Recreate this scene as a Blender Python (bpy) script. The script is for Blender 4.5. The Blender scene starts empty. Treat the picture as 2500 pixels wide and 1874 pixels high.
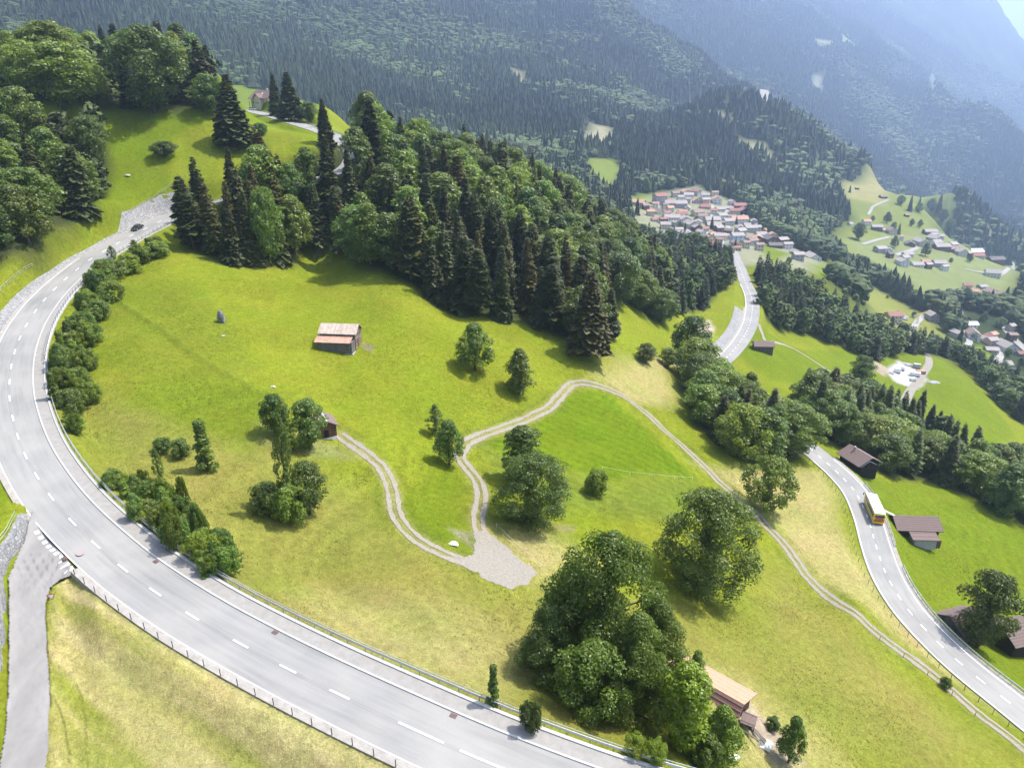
import bpy, math, random
import numpy as np
from mathutils import Vector, Matrix

random.seed(7)
RNG = np.random.default_rng(7)
SC = bpy.context.scene
COL = SC.collection

# ------------------------------------------------------------------ camera
TH = math.radians(22.0)          # downward pitch
FOC = 1667.0                     # focal length in pixels of the 2500 wide photo
CZ = 100.0                       # camera altitude in the scene
cam_d = bpy.data.cameras.new("camera")
cam_d.sensor_width = 36.0
cam_d.lens = 36.0 * FOC / 2500.0
cam_d.clip_start = 1.0
cam_d.clip_end = 40000.0
cam = bpy.data.objects.new("camera", cam_d)
cam.location = (0, 0, CZ)
cam.rotation_euler = (math.pi / 2 - TH, 0, 0)
COL.objects.link(cam)
SC.camera = cam

# ------------------------------------------------------------------ world, sun, exposure
SUN_EL = math.radians(61.0)
SUN_AZ = math.radians(72.0)      # clockwise from +Y (view direction) towards +X
w = bpy.data.worlds.new("World")
SC.world = w
w.use_nodes = True
nt = w.node_tree
nt.nodes.clear()
out = nt.nodes.new("ShaderNodeOutputWorld")
bg = nt.nodes.new("ShaderNodeBackground")
sky = nt.nodes.new("ShaderNodeTexSky")
sky.sky_type = 'NISHITA'
sky.sun_disc = False
sky.sun_elevation = SUN_EL
sky.sun_rotation = SUN_AZ
sky.altitude = 900
sky.air_density = 1.0
sky.dust_density = 7.0
bg.inputs[1].default_value = 0.135
nt.links.new(sky.outputs[0], bg.inputs[0])
nt.links.new(bg.outputs[0], out.inputs[0])
sun_d = bpy.data.lights.new("sun", 'SUN')
sun_d.energy = 4.6
sun_d.angle = math.radians(0.53)
sun_d.color = (1.0, 0.955, 0.88)
sun = bpy.data.objects.new("sun", sun_d)
sdir = Vector((math.cos(SUN_EL) * math.sin(SUN_AZ), math.cos(SUN_EL) * math.cos(SUN_AZ), math.sin(SUN_EL)))
sun.rotation_euler = sdir.to_track_quat('Z', 'Y').to_euler()
sun.location = (300, 100, 800)
COL.objects.link(sun)
SC.view_settings.view_transform = 'Standard'
SC.view_settings.look = 'None'
SC.view_settings.exposure = 1.23
SC.view_settings.gamma = 1.0
SC.view_settings.use_curve_mapping = False
cy = SC.cycles
cy.use_denoising = True
cy.max_bounces = 6
cy.diffuse_bounces = 3
cy.glossy_bounces = 2
cy.transmission_bounces = 3
cy.transparent_max_bounces = 8
cy.volume_bounces = 1

# ------------------------------------------------------------------ survey helpers
ST, CT = math.sin(TH), math.cos(TH)


def ray(px, py):
    """direction (per metre of depth) of the sight line through a photo pixel"""
    x = (px - 1250.0) / FOC
    y = (py - 937.0) / FOC
    return np.array([x, CT - y * ST, -(ST + y * CT)])


def at_h(px, py, H):
    """point on the sight line that lies H metres below the camera"""
    d = ray(px, py)
    k = H / -d[2]
    return np.array([d[0] * k, d[1] * k, CZ - H])


def at_d(px, py, dep):
    return np.array([0, 0, CZ]) + ray(px, py) * dep


def catmull(P, step=1.0):
    P = np.asarray(P, float)
    P = np.vstack([2 * P[0] - P[1], P, 2 * P[-1] - P[-2]])
    res = []
    for i in range(1, len(P) - 2):
        p0, p1, p2, p3 = P[i - 1:i + 3]
        n = max(2, int(np.linalg.norm(p2 - p1) / step * 2))
        t = np.linspace(0, 1, n, endpoint=False)[:, None]
        res.append(0.5 * (2 * p1 + (p2 - p0) * t + (2 * p0 - 5 * p1 + 4 * p2 - p3) * t ** 2 + (3 * p1 - p0 - 3 * p2 + p3) * t ** 3))
    res.append(P[-2][None])
    Q = np.vstack(res)
    s = np.concatenate([[0], np.cumsum(np.linalg.norm(np.diff(Q, axis=0), axis=1))])
    m = max(2, int(round(s[-1] / step)))
    u = np.linspace(0, s[-1], m + 1)
    return np.stack([np.interp(u, s, Q[:, k]) for k in range(3)], 1)


def smooth(P, n):
    P = P.copy()
    for _ in range(n):
        P[1:-1] = 0.25 * P[:-2] + 0.5 * P[1:-1] + 0.25 * P[2:]
    return P


def normals2(P):
    t = np.gradient(P[:, :2], axis=0)
    t /= np.linalg.norm(t, axis=1)[:, None] + 1e-9
    return np.stack([-t[:, 1], t[:, 0]], 1)   # to the left of travel


# ------------------------------------------------------------------ noise
def vnoise(x, y, seed=0):
    xi = np.floor(x).astype(np.int64)
    yi = np.floor(y).astype(np.int64)
    fx = x - xi
    fy = y - yi
    fx = fx * fx * (3 - 2 * fx)
    fy = fy * fy * (3 - 2 * fy)

    def h(a, b):
        n = (a * 374761393 + b * 668265263 + seed * 974711) & 0xffffffff
        n = ((n ^ (n >> 13)) * 1274126177) & 0xffffffff
        return ((n ^ (n >> 16)) & 0xffff) / 65535.0
    return (h(xi, yi) * (1 - fx) + h(xi + 1, yi) * fx) * (1 - fy) + (h(xi, yi + 1) * (1 - fx) + h(xi + 1, yi + 1) * fx) * fy


def fbm(x, y, oct=4, seed=0):
    a, s, t = 1.0, 0.0, 0.0
    for o in range(oct):
        s = s + a * (vnoise(x, y, seed + o) - 0.5)
        t += a
        a *= 0.5
        x = x * 2.03 + 11.3
        y = y * 2.03 + 5.7
    return s / t * 2


# ------------------------------------------------------------------ roads (survey of the centre lines)
def up_h(k):
    u = (k - 15) / 15.0
    return 0.8 * (58.16 + 16.2 * u - 1.97 * u * u - 0.78 * u ** 3)


UP = [(423, 526), (388.6, 541), (355, 558), (320, 575), (288, 593), (254, 613), (221, 632), (190, 656), (161.5, 679), (134, 704.5),
      (108.6, 731), (85.4, 760), (65, 791), (49, 823), (36, 857), (27, 894), (23, 933.6), (23, 973), (30.5, 1017), (42.7, 1063),
      (62, 1112), (90, 1162), (126.5, 1215.5), (173.7, 1271), (232, 1327), (300, 1387), (379, 1444), (472, 1505), (581, 1567),
      (696, 1628), (825, 1692)]
up_pts = [at_d(560, 262, 375), at_d(640, 277, 352), at_d(720, 300, 325), at_d(800, 326, 298), at_d(850, 352, 272), at_d(868, 385, 252),
          at_d(840, 415, 243), at_d(760, 440, 236), at_d(640, 462, 230), at_d(520, 494, 226)]
hair = len(up_pts)
up_pts += [at_h(x, y, up_h(k)) for k, (x, y) in enumerate(UP)]
p0 = up_pts[-1]
up_pts += [at_h(1026, 1786, 57.9), at_h(1180, 1855, 58.6), at_h(1330, 1915, 59.3), at_h(1520, 1985, 60.2), at_h(1800, 2070, 61.5)]
UPPER = smooth(catmull(up_pts, 1.0), 12)
LOWPX = [(2700, 1900), (2560, 1790), (2445, 1698), (2385, 1652), (2332, 1607), (2287, 1564), (2247, 1523), (2214, 1484), (2189, 1447), (2170, 1414),
         (2156, 1383), (2145.6, 1353), (2137, 1326), (2130, 1300), (2121, 1270), (2108, 1238), (2094, 1209), (2080, 1189), (2063, 1171), (2043, 1150), (2023, 1133), (2000, 1113),
         (1965, 1085), (1915, 1052), (1860, 1018), (1806, 980), (1765, 945), (1748, 920), (1747, 898), (1783, 864), (1812, 828), (1832, 787), (1837, 746), (1832, 716), (1820, 690),
         (1810, 661), (1799, 637), (1788, 612), (1770, 590)]
LOWH = [94.0] * (len(LOWPX) - 5) + [94.5, 95.5, 97.5, 102, 108]
LOWER = smooth(catmull([at_h(x, y, h) for (x, y), h in zip(LOWPX, LOWH)], 1.0), 10)
SIDE = smooth(catmull([at_h(115, 1360, 53.6), at_h(88, 1410, 54.5), at_h(72, 1480, 55.6), at_h(68, 1600, 57.2), at_h(62, 1740, 59), at_h(52, 1880, 61), at_h(30, 2100, 64)], 1.0), 4)
ROADS = [(UPPER, 6.3, 4.4), (LOWER, 4.0, 4.0), (SIDE, 3.0, 3.0)]   # path, flat half width left / right of travel

# ------------------------------------------------------------------ terrain: survey points -> smooth surface -> polar sheet
cp = []   # (azimuth, log r, -H/r)


def addp(p):
    r = math.hypot(p[0], p[1])
    cp.append((math.atan2(p[0], p[1]), math.log(r), (p[2] - CZ) / r))


def hid(px, py, k, dH):
    pass


for P, step in ((UPPER, 9), (LOWER, 12), (SIDE, 9)):
    for p in P[::step]:
        addp(p)
GD = """20 1120 103.5;5 1180 99
220 505 212;200 400 227;300 330 240;350 292 247;250 250 250;420 462 228;320 520 214;120 620 176;0 700 158;-200 760 142
53 635 167;240 480 205;130 560 185;100 400 217;0 300 222;0 500 192;155 262 232;378 268 250;-300 400 205;-300 700 150
100 200 275;300 205 280;500 190 320;480 172 345;560 205 362;640 224 375;640 290 350;720 312 322;690 250 385;797 262 372;517 277 255;574 354 248;430 330 244;600 400 240
780 346 284;740 326 300;690 306 325;660 296 338;820 345 286;900 390 283;1000 430 282;1120 460 288;1240 485 300;1400 545 318;1540 632 352;1650 690 390
450 600 207;620 650 206;760 560 236;900 640 216;1100 750 204;1300 800 201;1430 865 196;1500 740 256;1600 790 277;1640 710 320;1700 765 328
300 850 143;200 905 136;300 700 177;380 622 197;480 690 183;600 760 173;830 850 163;700 950 143;500 870 147;350 950 132;200 1060 120;300 1160 111;150 960 130
500 1150 114;700 1150 118;600 1300 103;800 1400 101;560 1405 91;900 1600 83;1000 1450 98;1250 1600 90;1200 1705 78;1450 1750 82;1600 1865 75;1750 1720 93;2000 1700 102;1900 1860 90;2300 1865 98;1850 1500 118;2100 1500 125;700 1500 87;1050 1690 77
1600 1300 131;1771 1493 117;1500 1250 136;1300 1270 126;1220 1390 110;1140 1070 147;1130 1110 141;1200 1200 131;960 1200 121;900 1090 132;820 1070 134
1400 930 186;1160 900 172;1268 958 171;1000 750 184;1200 830 184;1600 1010 187;1680 1100 177;1800 1220 163;1900 1350 147;2000 1450 136;2350 1720 114;2150 1580 121
1500 1100 160;1575 885 220;1681 891 250;1550 950 200;1740 1140 174;1868 1240 163;1900 1150 184
2250 1330 167;2400 1300 186;2150 1150 206;2300 1180 212;2500 1250 205;2410 1578 138;2500 1500 155;2120 1130 206
1864 860 287;1950 870 312;2060 930 322;2220 920 372;2215 870 412;2350 1000 330;2440 1100 290;2330 930 372;1990 960 290;2200 1050 256
1860 775 350;1905 830 350;1938 848 335;2050 893 352;1900 680 430;2000 680 480;2100 740 500;2300 880 430;2420 960 390;2480 1060 340
1700 560 740;1600 500 850;1650 480 890;1900 620 640;2000 640 625;1480 430 920;1440 400 960;1730 600 670
2080 440 1200;2150 520 1020;2250 600 880;2400 650 850;2480 680 820;2130 480 1100;2180 472 1190;2230 502 1180;2280 537 1120;2200 540 1010;2340 590 980;2300 560 1050;2150 730 640;2230 800 570;2050 665 660;2450 850 580;2480 750 680;2350 760 640;2400 720 720;2250 700 700
1450 370 1020;1250 280 1250;1250 330 1130;1000 290 1150;1000 150 1450;1000 0 1700;700 200 1150;700 100 1350;700 0 1550;400 100 1200;400 0 1350;0 0 1200;0 60 1100;-300 0 1000
700 -300 1950;1000 -300 2250;0 -300 1500;1250 -280 2500;-400 -300 1300
1250 150 1550;1250 0 1950;1450 300 1230;1600 350 1180;1500 200 1580;1500 90 1850;1500 -10 2050;1600 70 1980;1700 134 1930;1770 216 1880;1850 268 1760;1600 180 1760;1700 240 1680
1673 285 1340;1742 256 1340;1828 284 1350;1905 312 1350;2007 364 1350;2109 400 1350;2202 452 1330;2292 508 1300;2373 558 1260;2495 642 1200
1800 400 1100;1900 480 1000;1750 430 1000;2000 450 1120;2350 610 1050;1650 400 1080
1885 0 3400;1946 28 3380;1987 57 3350;2040 90 3320;2109 120 3280;2170 183 3220;2251 244 3150;2333 305 3100;2414 366 3000;2495 423 2900;1800 -90 3450;1700 -200 3500
1800 150 2850;2000 250 2700;2200 380 2500;2400 500 2350;1900 120 3000;2100 240 2850;2300 400 2600;1900 200 2700;2100 330 2550;2300 460 2350
2426 -2 5000;2455 43 4950;2475 79 4900;2500 104 4850;2560 170 4750;2680 250 4700;2370 -70 5050;2250 -170 5200;2050 -260 5400;1800 -300 5500
2100 50 4200;2300 150 4200;2420 250 4000;2480 350 3600;2250 60 4500;2000 -50 4500;2400 120 4450"""
for tok in GD.replace("\n", ";").split(";"):
    x, y, d = (float(v) for v in tok.split())
    addp(at_d(x, y, d))
for x, y, H in [(1000, 1868, 59.6), (600, 1840, 59.7), (150, 1500, 55.9), (300, 1620, 57.2), (700, 1850, 59.6), (450, 1760, 58.8), (250, 1480, 54.9), (200, 1800, 59.9),
                (-150, 1250, 49), (-200, 1500, 52), (-250, 1800, 56), (-40, 1400, 51), (20, 1450, 55), (100, 1360, 53.7), (30, 1380, 54)]:
    addp(at_h(x, y, H))
# ground hidden behind the crests (photo column, distance, metres below the camera)
HIDN = """430 430 -5;430 560 45;430 800 60;600 460 10;600 650 55;700 480 12;700 700 55;800 460 12;800 700 55;150 420 -10;150 600 30;150 850 10;-100 400 -5;-100 700 10
1000 340 40;1000 500 60;1000 800 52;1240 360 52;1240 520 78;1240 850 65;1400 400 68;1400 600 90;1540 430 82;1540 620 103;1650 520 100
1500 2500 -150;1600 2450 -120;1700 2400 -100;1770 2250 -60;1850 2000 -20
1673 1570 45;1742 1580 45;1828 1600 80;1905 1610 115;2007 1610 150;2109 1600 180;2202 1580 205;2292 1550 225;2373 1500 240;2495 1450 258
1885 4200 -480;1987 4100 -380;2109 4000 -280;2251 3900 -150;2414 3700 20;2495 3600 90;2007 2000 190;2109 2000 230;2202 1950 250;2292 1950 270;2373 1900 285;2495 1850 300
1800 8000 -400;2200 8000 -300;2400 8000 0;2500 8000 100;1250 8000 -500;600 8000 -500;0 8000 -500"""
for tok in HIDN.replace("\n", ";").split(";"):
    x, r, H = (float(v) for v in tok.split())
    d = ray(x, 263)
    cp.append((math.atan2(d[0], d[1]), math.log(r), -H / r))
for az, r, H in [(-80, 22, 61), (-40, 22, 62), (0, 22, 62.5), (40, 22, 63), (80, 22, 66), (-80, 60, 52), (80, 60, 88), (-80, 200, 20), (80, 200, 150),
                 (-80, 600, -150), (80, 600, 190), (-80, 2000, -700), (80, 2000, 100), (-80, 8000, -600), (80, 8000, -300), (60, 100, 106), (60, 300, 170), (60, 800, 200), (60, 2000, 150), (60, 4500, -300),
                 (-60, 100, 49), (-60, 300, 5), (-60, 800, -150), (-50, 1500, -480), (48, 1500, 200), (50, 3000, 0)]:
    cp.append((math.radians(az), math.log(r), -H / r))
cp = np.array(cp)
KAZ = 2.2
U = np.stack([cp[:, 0] * KAZ, cp[:, 1]], 1)


def kern(A, B):
    d2 = ((A[:, None, :] - B[None, :, :]) ** 2).sum(2)
    return np.sqrt(d2 + 0.05 ** 2)


n = len(cp)
A = np.zeros((n + 3, n + 3))
A[:n, :n] = kern(U, U) - np.eye(n) * 0.0015
A[:n, n] = 1
A[n, :n] = 1
A[:n, n + 1:] = U
A[n + 1:, :n] = U.T
rhs = np.concatenate([cp[:, 2], np.zeros(3)])
SOL = np.linalg.solve(A, rhs)
# polar sheet axes
R0, R1 = 20.0, 9000.0
az_f = np.radians(np.linspace(-42, 42, 920))
az_l = np.radians(np.linspace(-85, -42, 60))[:-1]
az_r = np.radians(np.linspace(42, 85, 60))[1:]
AZ = np.concatenate([az_l, az_f, az_r])
LR = np.linspace(math.log(R0), math.log(R1), 860)
az_c = np.radians(np.linspace(-86, 86, 230))
lr_c = np.linspace(math.log(R0) - 0.01, math.log(R1) + 0.01, 300)
G = np.stack(np.meshgrid(az_c * KAZ, lr_c), -1).reshape(-1, 2)
vals = np.empty(len(G))
for i in range(0, len(G), 8000):
    g = G[i:i + 8000]
    vals[i:i + 8000] = kern(g, U) @ SOL[:n] + SOL[n] + g @ SOL[n + 1:]
EC = vals.reshape(len(lr_c), len(az_c))


def bil(Tb, xs, ys, x, y):
    fx = np.clip((x - xs[0]) / (xs[1] - xs[0]), 0, len(xs) - 1.001)
    fy = np.clip((y - ys[0]) / (ys[1] - ys[0]), 0, len(ys) - 1.001)
    i = fx.astype(int)
    j = fy.astype(int)
    fx = fx - i
    fy = fy - j
    return (Tb[j, i] * (1 - fx) + Tb[j, i + 1] * fx) * (1 - fy) + (Tb[j + 1, i] * (1 - fx) + Tb[j + 1, i + 1] * fx) * fy


AZG, LRG = np.meshgrid(AZ, LR)
RG = np.exp(LRG)
XG = RG * np.sin(AZG)
YG = RG * np.cos(AZG)
ZG = CZ + RG * bil(EC, az_c, lr_c, AZG, LRG)
# relief: knolls near, gullies on the mountain sides
near = np.clip((500 - RG) / 300, 0, 1)
ZG += near * (fbm(XG / 26, YG / 26, 3, 3) * 0.7 + fbm(XG / 5, YG / 5, 2, 9) * 0.16) * np.clip(RG / 70, 0.5, 1)
mt = np.clip((RG - 1000) / 900, 0, 1)
rg = 1 - np.abs(fbm(XG / 330, YG / 330, 4, 21))
ZG += mt * ((rg - 0.75) * 60 + fbm(XG / 90, YG / 90, 3, 5) * 14) * np.clip(RG / 2600, 0.4, 1.6)
# roads cut and banked into the slope
for P, wl, wr in ROADS:
    N = normals2(P)
    m = np.zeros(XG.shape, bool)
    for c in range(0, len(P), 12):
        Q = P[c:c + 14]
        lo = Q[:, :2].min(0) - 11
        hi = Q[:, :2].max(0) + 11
        m |= (XG > lo[0]) & (XG < hi[0]) & (YG > lo[1]) & (YG < hi[1])
    x = XG[m]
    y = YG[m]
    k = np.empty(len(x), int)
    for c in range(0, len(x), 20000):
        k[c:c + 20000] = ((x[c:c + 20000, None] - P[None, :, 0]) ** 2 + (y[c:c + 20000, None] - P[None, :, 1]) ** 2).argmin(1)
    dx = x - P[k, 0]
    dy = y - P[k, 1]
    lat = dx * N[k, 0] + dy * N[k, 1]
    dist = np.hypot(dx, dy)
    over = np.where(lat > 0, dist - wl, dist - wr)
    f = np.clip(1 - over / 4.5, 0, 1)
    f = f * f * (3 - 2 * f)
    z = ZG[m]
    ZG[m] = z * (1 - f) + (P[k, 2] - 0.16) * f

# the rubble wall beside the side road holds back higher ground
_wt = np.array([(74, 1262, 52.7, 0.9), (72, 1296, 53.2, 1.2), (60, 1334, 53.6, 2.0), (36, 1366, 54.0, 2.3), (20, 1392, 54.4, 2.4), (17, 1430, 54.9, 2.5), (18, 1480, 55.6, 2.6), (12, 1600, 57.2, 2.6), (-4, 1720, 58.8, 2.6), (-30, 1860, 60.6, 2.6)])
_wp = np.array([at_h(a, c, h_) for a, c, h_, u in _wt])
_back = np.vstack([_wp[:, :2], [at_h(-600, 1860, 60)[:2], at_h(-600, 1240, 50)[:2], at_h(30, 1215, 51.0)[:2], at_h(58, 1236, 52)[:2]]])


def _pip(x, y, P):
    ins = np.zeros(x.shape, bool)
    j = len(P) - 1
    for i in range(len(P)):
        c = ((P[i, 1] > y) != (P[j, 1] > y)) & (x < (P[j, 0] - P[i, 0]) * (y - P[i, 1]) / (P[j, 1] - P[i, 1] + 1e-12) + P[i, 0])
        ins ^= c
        j = i
    return ins


m = (RG < 130) & _pip(XG, YG, _back)
x, y = XG[m], YG[m]
dd = np.hypot(x[:, None] - _wp[None, :, 0], y[:, None] - _wp[None, :, 1])
wgt = 1 / (dd + 0.3) ** 3
zt = ((_wp[:, 2] + _wt[:, 3])[None] * wgt).sum(1) / wgt.sum(1)
dmin = np.full(len(x), 99.0)
for i in range(len(_wp) - 1):
    ab = _wp[i + 1, :2] - _wp[i, :2]
    t = np.clip(((x - _wp[i, 0]) * ab[0] + (y - _wp[i, 1]) * ab[1]) / (ab @ ab), 0, 1)
    dmin = np.minimum(dmin, np.hypot(x - _wp[i, 0] - ab[0] * t, y - _wp[i, 1] - ab[1] * t))
f = np.clip((dmin - 0.55) / 0.5, 0, 1)
ZG[m] = np.maximum(ZG[m], ZG[m] * (1 - f) + (zt - 0.08 + 0.12 * np.minimum(dmin, 12)) * f)

NAF = len(az_l)


def hz(x, y, Z=None):
    """ground height"""
    Z = ZG if Z is None else Z
    x = np.asarray(x, float)
    y = np.asarray(y, float)
    a = np.arctan2(x, y)
    l = np.log(np.maximum(np.hypot(x, y), R0))
    fi = np.interp(a, AZ, np.arange(len(AZ)))
    fj = np.clip((l - LR[0]) / (LR[1] - LR[0]), 0, len(LR) - 1.001)
    i = np.minimum(fi.astype(int), len(AZ) - 2)
    j = fj.astype(int)
    fx = fi - i
    fy = fj - j
    return (Z[j, i] * (1 - fx) + Z[j, i + 1] * fx) * (1 - fy) + (Z[j + 1, i] * (1 - fx) + Z[j + 1, i + 1] * fx) * fy


# mouth of the side road: the ground is dug out a little below its surface
jp = np.array([at_h(x, y, float(np.interp(y, [1262, 1360, 1480, 1600, 1740, 1880, 2050], [53.2, 53.6, 55.6, 57.2, 59, 61, 63.4])))[:2] for x, y in
               ((84, 1258), (130, 1318), (184, 1396), (146, 1409), (122, 1428), (111, 1465), (109, 1510), (115, 1600), (119, 1700), (115, 1800), (106, 1920), (90, 2050),
                (-40, 2050), (-2, 1920), (14, 1800), (22, 1700), (26, 1600), (26, 1500), (24, 1420), (40, 1370), (62, 1330), (73, 1295))])
ZG0 = ZG.copy()
m = (RG < 130) & _pip(XG, YG, jp)
ZG[m] -= 0.35


_T = np.exp(np.linspace(math.log(28), math.log(7000), 1500))


def gp(px, py, dmin=0):
    """where the sight line through a photo pixel meets the ground"""
    d = ray(px, py)
    T = _T[_T > dmin] if dmin else _T
    X = d[0] * T
    Y = d[1] * T
    Z = CZ + d[2] * T
    h = hz(X, Y)
    b = np.nonzero(Z < h)[0]
    if len(b) == 0:
        k = len(T) - 1
        return np.array([X[k], Y[k], h[k]])
    k = b[0]
    if k == 0:
        t = T[0]
    else:
        a0 = Z[k - 1] - h[k - 1]
        a1 = Z[k] - h[k]
        t = T[k - 1] + (T[k] - T[k - 1]) * a0 / (a0 - a1 + 1e-9)
    return np.array([d[0] * t, d[1] * t, float(hz(d[0] * t, d[1] * t))])


def gpoly(s):
    return np.array([gp(*[float(v) for v in t.split(",")])[:2] for t in s.split()])


def gpath(s, step=0.5):
    """a path drawn over the ground through photo pixels"""
    P = np.array([gp(*[float(v) for v in t.split(",")]) for t in s.split()])
    P = smooth(catmull(P, step), 6)
    P[:, 2] = hz(P[:, 0], P[:, 1])
    return P


def inpoly(x, y, P):
    ins = np.zeros(x.shape, bool)
    j = len(P) - 1
    for i in range(len(P)):
        xi, yi = P[i]
        xj, yj = P[j]
        c = ((yi > y) != (yj > y)) & (x < (xj - xi) * (y - yi) / (yj - yi + 1e-12) + xi)
        ins ^= c
        j = i
    return ins


def polydist(x, y, P):
    d = np.full(x.shape, 1e9)
    for i in range(len(P)):
        a = P[i]
        b = P[(i + 1) % len(P)]
        ab = b - a
        t = np.clip(((x - a[0]) * ab[0] + (y - a[1]) * ab[1]) / (ab @ ab + 1e-9), 0, 1)
        d = np.minimum(d, np.hypot(x - a[0] - ab[0] * t, y - a[1] - ab[1] * t))
    return d


# ------------------------------------------------------------------ materials
MATS = {}


class NB:
    """tiny node-tree writer"""

    def __init__(s, name):
        s.m = bpy.data.materials.new(name)
        s.m.use_nodes = True
        s.t = s.m.node_tree
        s.t.nodes.clear()
        s.o = s.t.nodes.new("ShaderNodeOutputMaterial")
        MATS[name] = s.m

    def n(s, typ, **kw):
        x = s.t.nodes.new("ShaderNode" + typ)
        for k, v in kw.items():
            if k.startswith("i_"):
                x.inputs[k[2:].replace("_", " ")].default_value = v
            else:
                setattr(x, k, v)
        return x

    def l(s, a, b):
        s.t.links.new(a, b)

    def coord(s, kind="Object", scale=(1, 1, 1), rot=(0, 0, 0)):
        c = s.n("TexCoord")
        mp = s.n("Mapping")
        mp.inputs["Scale"].default_value = scale
        mp.inputs["Rotation"].default_value = rot
        s.l(c.outputs[kind], mp.inputs["Vector"])
        return mp.outputs[0]

    def noise(s, vec, scale, detail=4, rough=0.6, lo=None, hi=None, a=0.0, b=1.0):
        x = s.n("TexNoise")
        x.inputs["Scale"].default_value = scale
        x.inputs["Detail"].default_value = detail
        x.inputs["Roughness"].default_value = rough
        s.l(vec, x.inputs["Vector"])
        if lo is None:
            return x.outputs["Fac"]
        r = s.n("MapRange")
        r.inputs[1].default_value = lo
        r.inputs[2].default_value = hi
        r.inputs[3].default_value = a
        r.inputs[4].default_value = b
        s.l(x.outputs["Fac"], r.inputs[0])
        return r.outputs[0]

    def mix(s, fac, a, b, mode="MIX"):
        x = s.n("Mix", data_type='RGBA', blend_type=mode)
        for sock, v in ((x.inputs[0], fac), (x.inputs[6], a), (x.inputs[7], b)):
            if isinstance(v, (int, float)):
                sock.default_value = v
            elif isinstance(v, tuple):
                sock.default_value = v if len(v) == 4 else (*v, 1)
            else:
                s.l(v, sock)
        return x.outputs[2]

    def mul(s, col, fac):
        """colour times scalar"""
        x = s.n("VectorMath", operation='SCALE')
        s.l(col, x.inputs[0])
        if isinstance(fac, (int, float)):
            x.inputs["Scale"].default_value = fac
        else:
            s.l(fac, x.inputs["Scale"])
        return x.outputs[0]

    def bsdf(s, col, rough=0.8, spec=0.3, metal=0.0, bump=None, bstr=0.3, bdist=0.1):
        b = s.n("BsdfPrincipled")
        if isinstance(col, tuple):
            b.inputs["Base Color"].default_value = (*col[:3], 1)
        else:
            s.l(col, b.inputs["Base Color"])
        if isinstance(rough, (int, float)):
            b.inputs["Roughness"].default_value = rough
        else:
            s.l(rough, b.inputs["Roughness"])
        b.inputs["Specular IOR Level"].default_value = spec
        b.inputs["Metallic"].default_value = metal
        if bump is not None:
            u = s.n("Bump")
            u.inputs["Strength"].default_value = bstr
            u.inputs["Distance"].default_value = bdist
            s.l(bump, u.inputs["Height"])
            s.l(u.outputs[0], b.inputs["Normal"])
        return b.outputs[0]

    def done(s, sh):
        s.l(sh, s.o.inputs[0])
        return s.m


def simple(name, c1, c2, scale=2.0, rough=0.8, spec=0.3, metal=0.0, bstr=0.2, bdist=0.05, stretch=(1, 1, 1), kind="Object", detail=5, lo=0.3, hi=0.7):
    b = NB(name)
    v = b.coord(kind, stretch)
    f = b.noise(v, scale, detail, 0.65, lo, hi)
    return b.done(b.bsdf(b.mix(f, c1, c2), rough, spec, metal, f, bstr, bdist))


# ------------------------------------------------------------------ mesh helpers
def setprops(o, label=None, cat=None, group=None, kind=None):
    if label:
        o["label"] = label
    if cat:
        o["category"] = cat
    if group:
        o["group"] = group
    if kind:
        o["kind"] = kind
    return o


def link(name, me, parent=None, loc=(0, 0, 0)):
    o = bpy.data.objects.new(name, me)
    COL.objects.link(o)
    o.location = loc
    if parent is not None:
        o.parent = parent
    return o


def np_mesh(name, V, F, mats, midx=None, sm=False, uv=None):
    """mesh from arrays: V (n,3), F (m,k) all faces with k corners"""
    V = np.asarray(V, np.float32)
    F = np.asarray(F, np.int32)
    me = bpy.data.meshes.new(name)
    me.vertices.add(len(V))
    me.vertices.foreach_set("co", V.ravel())
    m, k = F.shape
    me.loops.add(m * k)
    me.loops.foreach_set("vertex_index", F.ravel())
    me.polygons.add(m)
    me.polygons.foreach_set("loop_start", np.arange(m, dtype=np.int32) * k)
    me.polygons.foreach_set("loop_total", np.full(m, k, np.int32))
    if midx is not None:
        me.polygons.foreach_set("material_index", np.asarray(midx, np.int32))
    me.polygons.foreach_set("use_smooth", np.full(m, bool(sm)))
    for x in mats if isinstance(mats, (list, tuple)) else [mats]:
        me.materials.append(x)
    if uv is not None:
        l = me.uv_layers.new(name="UVMap")
        l.data.foreach_set("uv", np.asarray(uv, np.float32)[F.ravel()].ravel())
    me.update(calc_edges=True)
    return me


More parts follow.
